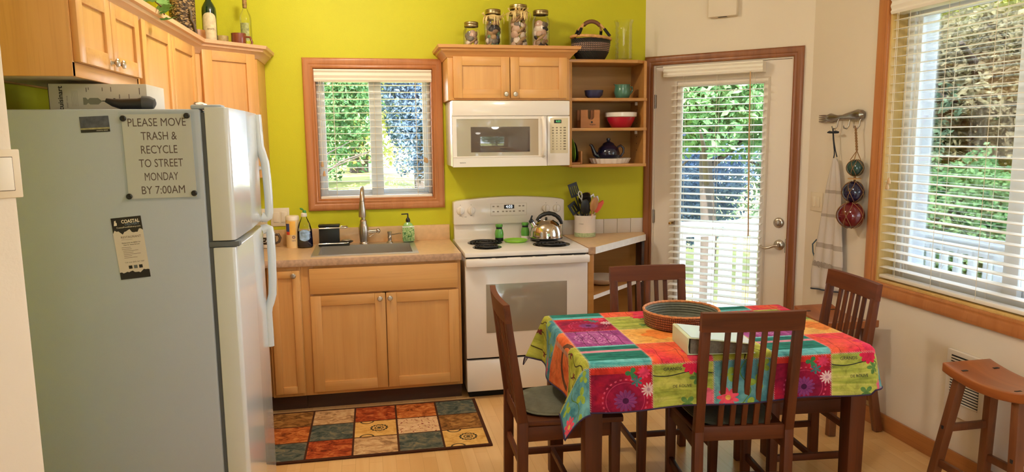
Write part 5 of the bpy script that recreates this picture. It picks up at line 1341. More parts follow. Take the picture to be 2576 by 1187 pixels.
q = MB().ball((0, 0, 0.046), 0.031, 0.009, 0.052, 20); q.bm.transform(M); q.build('bowl', M_handw, u)
u, M = utensil('wooden_spatula', 'thin wooden spatula rising behind the wooden spoon', (-0.01, 0.03, 0.014), (0.028, 0.045, 0.225), M_handw)
q = MB().box(-0.014, 0.014, -0.003, 0.003, -0.005, 0.075, 0.003); q.bm.transform(M); q.build('blade', M_handw, u)
u, M = utensil('silicone_spatula', 'coral red silicone spatula leaning towards the door in the crock', (-0.02, 0.0, 0.014), (0.068, -0.015, 0.168), P('clear_handle', rgb(206, 176, 150), 0.4))
q = MB().prism([(-0.018, 0.0), (0.014, 0.0), (0.024, 0.03), (0.022, 0.085), (0.006, 0.098), (-0.016, 0.06)], 'y', -0.006, 0.006, 0, 0.003); q.bm.transform(M); q.build('blade', M_red, u)
u, M = utensil('serving_tongs', 'steel serving tongs with dark grip behind the coral spatula', (-0.03, 0.01, 0.014), (0.058, 0.03, 0.215), M_black)
q = MB().tube([(-0.03, 0, 0.0), (-0.032, 0, 0.05), (-0.02, 0, 0.068), (0, 0, 0.05), (0.018, 0, 0.068), (0.032, 0, 0.05), (0.03, 0, 0.0)], 0.004, 8, flat=2.2); q.bm.transform(M); q.build('head', M_steel, u)
u, M = utensil('cooking_utensil', 'short white handled utensil at the front of the white crock', (-0.02, 0.0, 0.014), (0.022, -0.055, 0.12), P('cream_handle', rgb(226, 196, 180), 0.4), 0.006)
q = MB().tube([(0, 0, -0.01), (-0.006, 0, 0.045)], [0.009, 0.005], 8); q.bm.transform(M); q.build('grip_end', P('cream_handle2', rgb(226, 196, 180), 0.4), u)

# ------------------------------------------------------------------ dining table
M_dark = wood('walnut_stain', rgb(104, 52, 24), rgb(62, 28, 12), 'z', 0.5, contrast=(0.25, 0.75), coat=0.03)
M_dark_x = wood('walnut_stain_level', rgb(108, 54, 25), rgb(66, 30, 13), 'x', 0.5, contrast=(0.25, 0.75), coat=0.03)
M_dark_y = wood('walnut_stain_deep', rgb(104, 52, 24), rgb(62, 28, 12), 'y', 0.5, contrast=(0.25, 0.75), coat=0.03)
for _m in (M_dark, M_dark_x, M_dark_y): _m.node_tree.nodes['Principled BSDF'].inputs['Specular IOR Level'].default_value = 0.25
TA = -0.04; TC = (0.818, -2.016, 0)
tb = thing('dining_table', 'dark wood dining table under the patchwork tablecloth', 'table', TC, TA)
MB().box(-0.576, 0.576, -0.348, 0.348, 0.728, 0.757, 0.004).build('tabletop', M_dark_x, tb)
ap = MB().box(-0.53, 0.53, -0.335, -0.315, 0.645, 0.728).box(-0.53, 0.53, 0.315, 0.335, 0.645, 0.728).box(-0.565, -0.545, -0.30, 0.30, 0.645, 0.728).box(0.545, 0.565, -0.30, 0.30, 0.645, 0.728)
ap.build('apron', M_dark_x, tb)
for sx_ in (-1, 1):
    for sy_ in (-1, 1): MB().bar((sx_*0.548, sy_*0.322, 0.728), (sx_*0.548, sy_*0.322, 0), 0.072, 0.072, up=(0, 1, 0), b=0.004, w2=0.062, d2=0.062).build('leg', M_dark, tb)

# ------------------------------------------------------------------ patchwork cloth
PU, PV, U0, V0 = 0.244, 0.2175, -0.572, -0.387


def patch(name, fn):
    m, nt, b = new_mat(name); nb = NB(nt); u, v = nb.uv(PU, PV, U0, V0)
    col = fn(nt, nb, u, v)
    # stitched seam round each patch
    e = nb.op('MINIMUM', nb.op('MINIMUM', u, nb.op('SUBTRACT', 1.0, u)), nb.op('MINIMUM', v, nb.op('SUBTRACT', 1.0, v)))
    st_ = nb.op('MULTIPLY', nb.less(e, 0.022), nb.op('GREATER_THAN', nb.op('SINE', nb.op('MULTIPLY', nb.op('ADD', u, v), 150.0)), 0.0))
    col = mix_rgb(nt, nb.op('MULTIPLY', st_, 0.4), col, rgb(226, 196, 190))
    wear = ramp(nt, noise(nt, (22, 26, 1), 1.0, 6, 'UV', 0.8, 0.7), [(0.3, (0.52, 0.50, 0.50, 1)), (0.55, (0.92, 0.90, 0.90, 1)), (0.75, (1.0, 1.0, 1.0, 1))])
    col = mix_rgb(nt, 1.0, col, wear, 'MULTIPLY')
    nt.links.new(col, b.inputs['Base Color']); setp(b, Roughness=0.85); b.inputs['Specular IOR Level'].default_value = 0.2
    bump(nt, b, noise(nt, s=160, coord='UV'), 0.15, 0.002)
    return m


def uvn(nt, sx_, sy_, s=1.0, d=4, dist=0.5): return noise(nt, (sx_, sy_, 1), s, d, 'UV', dist)


def p_maroon(nt, nb, u, v):
    c = ramp(nt, uvn(nt, 7, 9), [(0.3, rgb(96, 18, 48)), (0.5, rgb(160, 22, 62)), (0.66, rgb(206, 36, 62))])
    top = nb.op('MULTIPLY', nb.op('GREATER_THAN', v, 0.88), 0.8)
    c = mix_rgb(nt, top, c, rgb(222, 60, 40))
    r, th = nb.polar(u, v, 0.55, 0.42)
    c = nb.over(c, nb.op('MULTIPLY', nb.less(r, 0.33), 0.6), rgb(134, 18, 66))
    c = nb.over(c, nb.ring(r, 0.30, 0.312), rgb(190, 62, 100))
    c = nb.over(c, nb.op('MULTIPLY', nb.ring(r, 0.345, 0.37), nb.op('GREATER_THAN', nb.op('SINE', nb.op('MULTIPLY', th, 26.0)), 0.2)), rgb(216, 84, 120))
    c = nb.over(c, nb.petals(r, th, 14, 0.13, 0.06), rgb(136, 60, 124))
    c = nb.over(c, nb.op('MULTIPLY', nb.petals(r, th, 14, 0.13, 0.06), nb.less(nb.op('ABSOLUTE', nb.op('SINE', nb.op('MULTIPLY', th, 7.0))), 0.25)), rgb(106, 40, 120))
    c = nb.over(c, nb.less(r, 0.05), rgb(70, 24, 70))
    r, th = nb.polar(u, v, 0.93, 0.58)
    c = nb.over(c, nb.petals(r, th, 12, 0.045, 0.08), rgb(226, 196, 204))
    c = nb.over(c, nb.less(r, 0.03), rgb(196, 150, 170))
    r, th = nb.polar(u, v, 0.74, 0.74)
    c = nb.over(c, nb.petals(r, th, 6, 0.015, 0.085), rgb(70, 120, 126))
    r, th = nb.polar(u, v, 0.66, 0.88)
    c = nb.over(c, nb.petals(r, th, 3, 0.02, 0.08), rgb(60, 130, 84))
    r, th = nb.polar(u, v, 0.86, 0.88)
    return nb.over(c, nb.petals(r, th, 9, 0.06, 0.05), rgb(226, 66, 110))


def p_teal(nt, nb, u, v):
    n = uvn(nt, 8, 90)
    dk = ramp(nt, n, [(0.35, rgb(18, 92, 84)), (0.6, rgb(40, 128, 112))])
    lt = ramp(nt, n, [(0.35, rgb(70, 166, 170)), (0.6, rgb(120, 198, 200))])
    c = mix_rgb(nt, nb.less(v, 0.16), dk, lt)
    c = mix_rgb(nt, nb.op('GREATER_THAN', v, 0.93), c, lt)
    return nb.over(c, nb.ring(v, 0.60, 0.72), rgb(206, 140, 156))


def p_purple(nt, nb, u, v):
    c = ramp(nt, uvn(nt, 30, 6), [(0.3, rgb(126, 44, 112)), (0.65, rgb(172, 84, 150))])
    r, th = nb.polar(u, v, 0.46, 0.52)
    for a, z, n in ((0.06, 0.03, 8), (0.14, 0.05, 12), (0.24, 0.06, 16), (0.32, 0.04, 20)):
        ed = nb.op('SUBTRACT', nb.op('ADD', a, nb.op('MULTIPLY', nb.op('ABSOLUTE', nb.op('SINE', nb.op('MULTIPLY', th, n/2))), z)), r)
        c = nb.over(c, nb.op('MULTIPLY', nb.less(nb.op('ABSOLUTE', ed), 0.013), 0.75), rgb(222, 158, 200))
    for x in (0.2, 0.42, 0.62, 0.84):
        c = nb.over(c, nb.ring(nb.op('ADD', u, nb.op('MULTIPLY', nb.op('SINE', nb.op('MULTIPLY', v, 9.0)), 0.012)), x, x+0.012), rgb(92, 26, 70))
    return c


def p_green(nt, nb, u, v):
    c = ramp(nt, uvn(nt, 5, 44), [(0.3, rgb(130, 150, 62)), (0.5, rgb(176, 186, 82)), (0.7, rgb(206, 206, 112))])
    w = nb.op('ADD', v, nb.op('MULTIPLY', nb.op('SINE', nb.op('MULTIPLY', u, 7.0)), 0.03))
    for z in (0.10, 0.80): c = nb.over(c, nb.ring(w, z, z+0.018), rgb(46, 54, 50))
    for (x, y, k) in ((0.74, 0.72, 5), (0.58, 0.28, 4), (0.80, 0.16, 5)):
        r, th = nb.polar(u, v, x, y)
        c = nb.over(c, nb.petals(r, th, k, 0.03, 0.10), rgb(96, 140, 76))
    r, th = nb.polar(u, v, 0.97, 0.36)
    c = nb.over(c, nb.petals(r, th, 8, 0.12, 0.06), rgb(222, 104, 130))
    r, th = nb.polar(u, v, 0.66, 0.95)
    c = nb.over(c, nb.petals(r, th, 9, 0.12, 0.05), rgb(222, 40, 84))
    return c


def p_coral(nt, nb, u, v):
    c = ramp(nt, uvn(nt, 4, 5, 1.2), [(0.3, rgb(238, 126, 84)), (0.5, rgb(236, 92, 62)), (0.68, rgb(230, 44, 84))])
    r, th = nb.polar(u, v, 0.95, 0.25)
    c = nb.over(c, nb.op('MULTIPLY', nb.petals(r, th, 6, 0.28, 0.12), 0.75), rgb(226, 36, 92))
    w = nb.op('ADD', u, nb.op('MULTIPLY', nb.op('SINE', nb.op('MULTIPLY', v, 8.0)), 0.025))
    for z in (0.17, 0.52, 0.86): c = nb.over(c, nb.op('MULTIPLY', nb.ring(w, z, z+0.012), 0.75), rgb(150, 44, 34))
    return c


def p_ochre(nt, nb, u, v):
    c = ramp(nt, uvn(nt, 7, 7), [(0.35, rgb(232, 166, 78)), (0.65, rgb(240, 188, 106))])
    r, th = nb.polar(u, v, 0.62, 0.55)
    c = nb.over(c, nb.petals(r, th, 5, 0.22, 0.12), rgb(232, 134, 58))
    return nb.over(c, nb.less(uvn(nt, 40, 40), 0.32), rgb(196, 110, 44))


def p_blue(nt, nb, u, v):
    c = ramp(nt, uvn(nt, 9, 12), [(0.35, rgb(62, 126, 142)), (0.65, rgb(118, 178, 186))])
    for (x, y, k, a) in ((0.25, 0.75, 3, 0.12), (0.7, 0.6, 3, 0.14), (0.55, 0.2, 3, 0.13), (0.85, 0.88, 3, 0.10)):
        r, th = nb.polar(u, v, x, y); c = nb.over(c, nb.petals(r, th, k, 0.02, a), rgb(150, 178, 70))
    w = nb.op('ADD', u, nb.op('MULTIPLY', nb.op('SINE', nb.op('MULTIPLY', v, 10.0)), 0.08))
    c = nb.over(c, nb.ring(w, 0.5, 0.52), rgb(90, 130, 60))
    r, th = nb.polar(u, v, 0.22, 0.35)
    c = nb.over(c, nb.petals(r, th, 9, 0.10, 0.08), rgb(232, 84, 110))
    return nb.over(c, nb.less(r, 0.045), rgb(232, 180, 90))


def p_lime(nt, nb, u, v):
    c = ramp(nt, uvn(nt, 14, 10), [(0.35, rgb(150, 156, 44)), (0.65, rgb(196, 196, 84))])
    for z, ph in ((0.25, 0.0), (0.55, 2.0), (0.8, 4.0)):
        w = nb.op('ADD', u, nb.op('MULTIPLY', nb.op('SINE', nb.op('ADD', nb.op('MULTIPLY', v, 9.0), ph)), 0.05))
        c = nb.over(c, nb.ring(w, z, z+0.022), rgb(74, 66, 30))
    for (x, y) in ((0.3, 0.7), (0.6, 0.4), (0.82, 0.8), (0.2, 0.2)):
        r, th = nb.polar(u, v, x, y); c = nb.over(c, nb.petals(r, th, 4, 0.02, 0.05), rgb(116, 40, 40))
    return c


def p_orange(nt, nb, u, v):
    c = ramp(nt, uvn(nt, 9, 9), [(0.35, rgb(226, 100, 48)), (0.65, rgb(240, 140, 84))])
    r, th = nb.polar(u, v, 0.5, 0.1)
    c = nb.over(c, nb.ring(nb.op('ADD', r, nb.op('MULTIPLY', th, 0.03)), 0.38, 0.47), rgb(110, 72, 52))
    return nb.over(c, nb.op('MULTIPLY', nb.ring(u, 0.72, 0.80), 0.7), rgb(196, 160, 140))


CLOTH = [[patch('cloth_maroon_flower', p_maroon), patch('cloth_teal_stripe', p_teal), patch('cloth_purple_mandala', p_purple)],
         [patch('cloth_green_script', p_green), patch('cloth_coral', p_coral), patch('cloth_ochre', p_ochre)],
         [patch('cloth_blue_floral', p_blue), patch('cloth_lime_vine', p_lime), patch('cloth_orange', p_orange)]]
CM_FLAT = [m for c in CLOTH for m in c]
HX, HY_, RC = 0.603, 0.375, 0.022


def drape(u, v):
    eu = max(0.0, abs(u)-(HX-RC)); ev = max(0.0, abs(v)-(HY_-RC))
    su = 1 if u > 0 else -1; sv = 1 if v > 0 else -1
    bx = max(-(HX-RC), min(HX-RC, u)); by_ = max(-(HY_-RC), min(HY_-RC, v))
    if eu == 0 and ev == 0: return Vector((u, v, 0.7625))
    L = math.hypot(eu, ev)
    if su > 0 and eu > 0 and ev > 0: L = min(L, 0.185)
    h = math.hypot(eu, ev); dx, dy = eu/h*su, ev/h*sv
    q = RC*pi/2
    if L < q: out, dn = RC*sin(L/RC), RC*(1-cos(L/RC))
    else:
        e = L-q; fl2 = 0.10 if (eu == 0 or ev == 0) else (0.42 if su < 0 else 0.22)
        wave = 0.012*sin(u*13+1)*(ev > 0 and eu == 0)+0.016*sin(v*15+0.5)*(eu > 0 and ev == 0)
        out, dn = RC+e*fl2+wave*min(1, e/0.12), RC+e*sqrt(1-fl2*fl2)
    return Vector((bx+dx*out, by_+dy*out, 0.7625-dn))


def samples(lo, hi, org, per, n=12):
    k0 = int(math.ceil((lo-org)/(per/n)-1e-6)); k1 = int(math.floor((hi-org)/(per/n)+1e-6))
    s = [org+k*per/n for k in range(k0, k1+1)]
    if s[0]-lo > 1e-4: s.insert(0, lo)
    if hi-s[-1] > 1e-4: s.append(hi)
    return s


us = samples(-0.805, 0.775, U0, PU); vs2 = samples(-0.555, 0.545, V0, PV)
cb_ = bmesh.new(); uvl = cb_.loops.layers.uv.new('UVMap')
gv = [[cb_.verts.new(drape(u, v)) for u in us] for v in vs2]
for j in range(len(vs2)-1):
    for i in range(len(us)-1):
        f = cb_.faces.new((gv[j][i], gv[j][i+1], gv[j+1][i+1], gv[j+1][i]))
        cu_ = math.floor(((us[i]+us[i+1])/2-U0)/PU); cv_ = math.floor(((vs2[j]+vs2[j+1])/2-V0)/PV)
        f.material_index = (cu_ % 3)*3+((cv_+1) % 3); f.smooth = True
        for lp, (a, b_) in zip(f.loops, ((us[i], vs2[j]), (us[i+1], vs2[j]), (us[i+1], vs2[j+1]), (us[i], vs2[j+1]))): lp[uvl].uv = (a, b_)
me = bpy.data.meshes.new('tablecloth'); cb_.to_mesh(me); cb_.free()
for m in CM_FLAT: me.materials.append(m)
for k in range(9): me.materials.append(P('cloth_backing', rgb(222, 222, 224), 0.85)) if k == 0 else me.materials.append(me.materials[9])
clo = bpy.data.objects.new('tablecloth', me); COL.objects.link(clo); clo.location = TC; clo.rotation_euler = (0, 0, TA)
tag(clo, 'colourful patchwork tablecloth with flowers draped over the dining table', 'tablecloth')
md = clo.modifiers.new('thickness', 'SOLIDIFY'); md.thickness = 0.0015; md.offset = -1; md.material_offset = 9
hem_u = [drape(u, vs2[0]) for u in us]+[drape(us[-1], v) for v in vs2[1:]]+[drape(u, vs2[-1]) for u in us[::-1][1:]]+[drape(us[0], v) for v in vs2[::-1][1:-1]]
MB().tube(hem_u, 0.0032, 6, closed=True).build('hem', P('purple_hem', rgb(44, 26, 66), 0.8), clo)


def on_cloth(u, v):
    p = drape(u, v); a = (drape(u+0.004, v)-drape(u-0.004, v)).normalized(); b_ = (drape(u, v+0.004)-drape(u, v-0.004)).normalized()
    n = a.cross(b_).normalized(); o = p+n*0.0012
    return basis(o, a, b_)


for u in (U0+1.33*PU, U0+4.30*PU):
    lettering('GRANDS', on_cloth(u, -0.408), M_ink, clo, width=0.072)
    lettering('DE ROUVE', on_cloth(u+0.04, -0.478), M_ink, clo, width=0.075)

# things on the table
TTZ = 0.7635
tr_ = thing('woven_tray', 'round coiled rattan tray with dark inside standing on the tablecloth', 'tray', (0.792, -1.93, TTZ))


def rattan_mat():
    m, nt, b = new_mat('rattan')
    tc = nt.nodes.new('ShaderNodeTexCoord'); sp_ = nt.nodes.new('ShaderNodeSeparateXYZ'); nt.links.new(tc.outputs['Object'], sp_.inputs[0])
    nb = NB(nt); th = nb.op('ARCTAN2', sp_.outputs[1], sp_.outputs[0])
    w1_ = nb.op('ABSOLUTE', nb.op('SINE', nb.op('MULTIPLY', th, 62.0))); w2_ = nb.op('ABSOLUTE', nb.op('SINE', nb.op('MULTIPLY', sp_.outputs[2], 300.0)))
    f = nb.op('MULTIPLY', w1_, w2_)
    c = ramp(nt, f, [(0.05, rgb(70, 28, 14)), (0.45, rgb(142, 70, 40)), (0.9, rgb(196, 124, 80))])
    c = mix_rgb(nt, 1.0, c, ramp(nt, noise(nt, s=14), [(0.3, (0.75, 0.7, 0.7, 1)), (0.7, (1, 1, 1, 1))]), 'MULTIPLY')
    nt.links.new(c, b.inputs['Base Color']); setp(b, Roughness=0.5); bump(nt, b, f, 0.7, 0.004)
    return m


M_ratt = rattan_mat()
M_coil2 = P('grey_coiled_fibre', rgb(98, 100, 88), 0.8, var=0.15, vscale=60)
po = [(0, 0.002), (0.145, 0.002)] + [(0.160+0.008*i/7+0.003*abs(sin(pi*i*1.0)), 0.006+0.058*i/7) for i in range(8)] + [(0.163, 0.066)]
MB().lathe(po, (0, 0, 0), 64).build('outer_wall', M_ratt, tr_)
pi_ = [(0.163, 0.066)]
for k in range(5):
    z0 = 0.062-0.011*k
    pi_ += [(0.1585-0.002*k, z0), (0.1545-0.002*k, z0-0.0055)]
pi_ += [(0.146, 0.006), (0, 0.006)]
MB().lathe(pi_, (0, 0, 0), 64).build('inner_coil', M_coil2, tr_)
rim = []
MB().tube([(0.163*cos(a), 0.163*sin(a), 0.067) for a in [2*pi*i/72 for i in range(72)]], [0.0055+0.0012*(i % 2) for i in range(72)], 8, closed=True).build('rim', P('whipped_rim', rgb(196, 124, 74), 0.6, var=0.4, vscale=90), tr_)

bd = thing('ring_binder', 'pale green ring binder of papers lying on the tablecloth beside the tray', 'binder', (0.655, -2.150, TTZ), radians(-8.5))
# local x away along the page edge, local y from front corner back along the spine
M_bind = P('pale_green_vinyl', rgb(204, 212, 180), 0.5)
BL, BW = 0.215, 0.265
prof = [(0.0, 0.0), (BW, 0.0), (BW, 0.0022), (0.006, 0.0022), (0.003, 0.030), (0.006, 0.0645), (BW, 0.034), (BW, 0.0365), (0.006, 0.068), (0.0, 0.066)]
MB().prism(prof, 'y', -BL, 0.0, 0, 0.0004).build('cover', M_bind, bd)
MB().prism([(0.012, 0.003), (BW-0.012, 0.003), (BW-0.012, 0.033), (0.012, 0.062)], 'y', -BL+0.004, -0.004).build('pages', P('grey_pages', rgb(112, 106, 96), 0.8, var=0.25, vscale=120), bd)
sl_t = [(0.014, 0.0683), (BW-0.006, 0.0372), (BW-0.006, 0.0378), (0.014, 0.0690)]
MB().prism(sl_t, 'y', -BL+0.006, -0.006).build('cover_sheet', P('cover_sheet', rgb(214, 222, 226), 0.3, coat=0.3), bd)


# ------------------------------------------------------------------ chairs
def make_chair():
    t = thing('dining_chair', '', 'chair', (0, 0, 0))
    MB().prism([(-0.180, -0.195), (0.180, -0.195), (0.205, 0.215), (0.18, 0.222), (-0.18, 0.222), (-0.205, 0.215)], 'z', 0.432, 0.455, 0, 0.005).build('seat', M_dark_y, t)
    for s in (-1, 1):
        MB().bar((s*0.178, -0.205, 0.0), (s*0.178, -0.200, 0.46), 0.036, 0.042, up=(0, 1, 0), b=0.003).bar((s*0.178, -0.200, 0.45), (s*0.178, -0.256, 0.874), 0.036, 0.040, up=(0, 1, 0), b=0.003, d2=0.026).build('leg', M_dark, t)
        MB().bar((s*0.172, 0.188, 0.433), (s*0.172, 0.188, 0.0), 0.042, 0.042, up=(0, 1, 0), b=0.003, w2=0.034, d2=0.034).build('leg', M_dark, t)
        MB().bar((s*0.176, -0.19, 0.40), (s*0.173, 0.17, 0.40), 0.02, 0.062, b=0.002).build('seat_rail', M_dark_y, t)
        MB().bar((s*0.176, -0.19, 0.165), (s*0.173, 0.17, 0.165), 0.018, 0.030, b=0.002).build('stretcher', M_dark_y, t)
    MB().bar((-0.155, 0.19, 0.40), (0.155, 0.19, 0.40), 0.02, 0.062, b=0.002).build('seat_rail', M_dark_x, t)
    MB().bar((-0.174, 0.0, 0.165), (0.174, 0.0, 0.165), 0.018, 0.026, b=0.002).build('stretcher', M_dark_x, t)
    MB().bar((-0.16, -0.203, 0.26), (0.16, -0.203, 0.26), 0.018, 0.030, b=0.002).build('stretcher', M_dark_x, t)
    # curved top rail leaning with the posts
    tr2 = bmesh.new(); ring = []
    for i in range(13):
        x = -0.197+0.394*i/12; c = -0.012*(1-(2*i/12-1)**2)
        ring.append([tr2.verts.new((x, y+c, z)) for (y, z) in ((-0.242, 0.868), (-0.268, 0.868), (-0.277, 0.943), (-0.252, 0.943))])
    for a, c in zip(ring, ring[1:]):
        for k in range(4): tr2.faces.new((a[k], a[(k+1) % 4], c[(k+1) % 4], c[k]))
    tr2.faces.new(ring[0]); tr2.faces.new(list(reversed(ring[-1])))
    bmesh.ops.recalc_face_normals(tr2, faces=tr2.faces[:])
    MB()._merge(tr2).build('top_rail', M_dark_x, t)
    MB().bar((-0.162, -0.201, 0.447), (0.162, -0.201, 0.447), 0.024, 0.058, b=0.003).build('lower_rail', M_dark_x, t)
    for k in range(5):
        x = -0.094+0.047*k
        MB().bar((x, -0.203, 0.470), (x, -0.264, 0.872), 0.021, 0.012, up=(0, 1, 0), b=0.002).build('spindle', M_dark, t)
    return t


def make_cushion():
    t = bmesh.new(); prof = [(0.0, 0.0), (0.90, 0.0), (0.985, 0.006), (1.0, 0.012), (0.985, 0.019), (0.93, 0.024), (0.6, 0.027), (0.0, 0.028)]
    N_ = 56; rings = []
    for r_, z in prof:
        if r_ == 0: rings.append([t.verts.new((0, 0, z))]); continue
        row = []
        for k in range(N_):
            a = 2*pi*k/N_; c, s = cos(a), sin(a); n_ = 3.2
            d = (abs(c)**n_+abs(s)**n_)**(-1/n_)
            w_ = 0.168+0.014*s
            row.append(t.verts.new((r_*d*c*w_, r_*d*s*0.185, z)))
        rings.append(row)
    for a_, d_ in zip(rings, rings[1:]):
        for k in range(N_):
            if len(a_) == 1: t.faces.new((a_[0], d_[(k+1) % N_], d_[k]))
            elif len(d_) == 1: t.faces.new((a_[k], a_[(k+1) % N_], d_[0]))
            else: t.faces.new((a_[k], a_[(k+1) % N_], d_[(k+1) % N_], d_[k]))
    bmesh.ops.recalc_face_normals(t, faces=t.faces[:])
    o = MB()._merge(t).build('seat_cushion', P('sage_grey_fabric', rgb(108, 108, 92), 0.9, var=0.10, vscale=60, bmp=0.3, bscale=300), None)
    pts = []
    for k in range(N_):
        a = 2*pi*k/N_; c, s = cos(a), sin(a); d = (abs(c)**3.2+abs(s)**3.2)**(-1/3.2)
        pts.append((1.0*d*c*(0.168+0.014*s), 1.0*d*s*0.185, 0.012))
    MB().tube(pts, 0.004, 6, closed=True).build('piping', P('sage_piping', rgb(122, 122, 104), 0.9), o)
    return o


chair0 = make_chair(); cush0 = make_cushion()
SPOTS = [((0.877, -2.190), -0.135, 'dark slat-back dining chair standing with its back to the camera'),
         ((0.810, -1.715), pi-0.05, 'dark slat-back dining chair tucked in on the range and door side of table'),
         ((0.235, -1.950), -1.602, 'dark slat-back dining chair seen edge-on in front of the range'),
         ((1.372, -1.925), 1.488, 'dark slat-back dining chair by the wall under the big window')]
for i, ((x, y), rz, lb) in enumerate(SPOTS):
    c = chair0 if i == 0 else copy_tree(chair0)
    c.location = (x, y, 0); c.rotation_euler = (0, 0, rz); c['label'] = lb; c['group'] = 'dining chairs round the table'
    k = cush0 if i == 0 else copy_tree(cush0)
    k.location = (x, y, 0.4555); k.rotation_euler = (0, 0, rz)
    tag(k, 'grey-green cushion on the '+['chair with its back to the camera', 'dining chair nearest the glazed door', 'edge-on chair in front of the range', 'chair by the wall under the big window'][i], 'cushion', 'seat cushions on the dining chairs')

# ------------------------------------------------------------------ saddle stools
M_stool = wood('chestnut_seat', rgb(168, 98, 50), rgb(138, 74, 36), 'y', 0.32, contrast=(0.25, 0.75), coat=0.3)
M_stoolz = wood('chestnut_leg', rgb(132, 76, 42), rgb(92, 50, 26), 'z', 0.38, contrast=(0.25, 0.75))


def make_stool():
    r = thing('bar_stool', '', 'stool', (0, 0, 0))
    t = bmesh.new(); nx_, ny_ = 10, 16; rows = []
    for j in range(ny_+1):
        v = -1+2*j/ny_; row = []
        for i in range(nx_+1):
            u = -1+2*i/nx_
            z = 0.585+0.030*v*v
            row.append((t.verts.new((0.122*u, 0.205*v, z)), t.verts.new((0.122*u, 0.205*v, z-0.040))))
        rows.append(row)
    for j in range(ny_):
        for i in range(nx_):
            a, b_, c, d = rows[j][i], rows[j][i+1], rows[j+1][i+1], rows[j+1][i]
            t.faces.new((a[0], b_[0], c[0], d[0])); t.faces.new((d[1], c[1], b_[1], a[1]))
    for i in range(nx_):
        for j, fl2 in ((0, 0), (ny_, 1)): t.faces.new((rows[j][i][0], rows[j][i][1], rows[j][i+1][1], rows[j][i+1][0]))
    for j in range(ny_):
        for i in (0, nx_): t.faces.new((rows[j][i][0], rows[j+1][i][0], rows[j+1][i][1], rows[j][i][1]))
    bmesh.ops.recalc_face_normals(t, faces=t.faces[:])
    ed = [e for e in t.edges if e.is_boundary or (len(e.link_faces) == 2 and e.calc_face_angle(0) > 0.8)]
    bmesh.ops.bevel(t, geom=ed, offset=0.006, segments=3, profile=0.5, affect='EDGES')
    seat = MB()._merge(t).build('seat', M_stool, r)
    legs = []
    for sx_ in (-1, 1):
        for sy_ in (-1, 1):
            top = Vector((sx_*0.082, sy_*0.142, 0.565)); ft = Vector((sx_*0.142, sy_*0.212, 0.0))
            l_ = MB().bar(top, ft, 0.042, 0.036, up=(0, 1, 0), b=0.004); l_.build('leg', M_stoolz, r)
            legs.append((sx_, sy_, top, ft))
            zt = 0.585+0.030*(0.132/0.205)**2
            MB().box(sx_*0.078-0.014, sx_*0.078+0.014, sy_*0.132-0.008, sy_*0.132+0.008, zt-0.004, zt+0.0008).build('tenon', M_ink, seat)

    def at(sx_, sy_, z):
        top, ft = next((a, b_) for (x, y, a, b_) in legs if x == sx_ and y == sy_)
        return top.lerp(ft, (top.z-z)/(top.z-ft.z))
    for sy_ in (-1, 1):
        MB().bar(at(-1, sy_, 0.33), at(1, sy_, 0.33), 0.020, 0.032, b=0.002).build('stretcher', M_stoolz, r)
        for sx_ in (-1, 1):
            p = at(sx_, sy_, 0.33); MB().box(p.x+sx_*0.017, p.x+sx_*0.0215, p.y-0.007, p.y+0.007, 0.318, 0.342, 0.001).build('tenon', M_ink, r)
    for sx_ in (-1, 1): MB().bar(at(sx_, -1, 0.17), at(sx_, 1, 0.17), 0.020, 0.032, b=0.002).build('stretcher', M_stoolz, r)
    return r


s0 = make_stool()
s0.location = (1.975, -2.462, 0); s0['label'] = 'brown wooden saddle stool in front of the wall heater'; s0['group'] = 'saddle stools'
s1_ = copy_tree(s0); s1_.location = (1.962, -1.37, 0)
s1_['label'] = 'brown wooden saddle stool partly behind the chair under the window'

# ------------------------------------------------------------------ rug
RU, RV = 0.234, 0.2195


def rug_mat(name, c1, c2, c3, fn=None):
    m, nt, b = new_mat(name); nb = NB(nt); u, v = nb.uv(RU, RV)
    c = ramp(nt, noise(nt, (16, 22, 1), 1.0, 5, 'UV', 1.2, 0.65), [(0.32, c1), (0.5, c2), (0.66, c3)])
    if fn: c = fn(nt, nb, u, v, c)
    e = nb.op('MINIMUM', nb.op('MINIMUM', u, nb.op('SUBTRACT', 1.0, u)), nb.op('MINIMUM', v, nb.op('SUBTRACT', 1.0, v)))
    c = mix_rgb(nt, nb.less(e, 0.022), c, rgb(70, 40, 26))
    nt.links.new(c, b.inputs['Base Color']); setp(b, Roughness=0.95); b.inputs['Specular IOR Level'].default_value = 0.1
    bump(nt, b, noise(nt, s=220, coord='UV'), 0.5, 0.004)
    return m


def medal(nt, nb, u, v, c):
    r, th = nb.polar(u, v, 0.58, 0.52)
    wav = nb.op('ADD', r, nb.op('MULTIPLY', nb.op('SINE', nb.op('MULTIPLY', th, 14.0)), 0.012))
    c = nb.over(c, nb.ring(wav, 0.16, 0.205), rgb(60, 52, 36))
    c = nb.over(c, nb.ring(wav, 0.08, 0.11), rgb(60, 52, 36)); c = nb.over(c, nb.less(r, 0.05), rgb(70, 60, 40))
    r, th = nb.polar(u, v, 0.3, 1.0); c = nb.over(c, nb.ring(r, 0.13, 0.17), rgb(74, 62, 42))
    r, th = nb.polar(u, v, 0.3, 0.0); return nb.over(c, nb.ring(r, 0.13, 0.17), rgb(74, 62, 42))


def specks(nt, nb, u, v, c): return nb.over(c, nb.less(noise(nt, (60, 60, 1), 1.0, 1, 'UV'), 0.36), rgb(140, 66, 52))


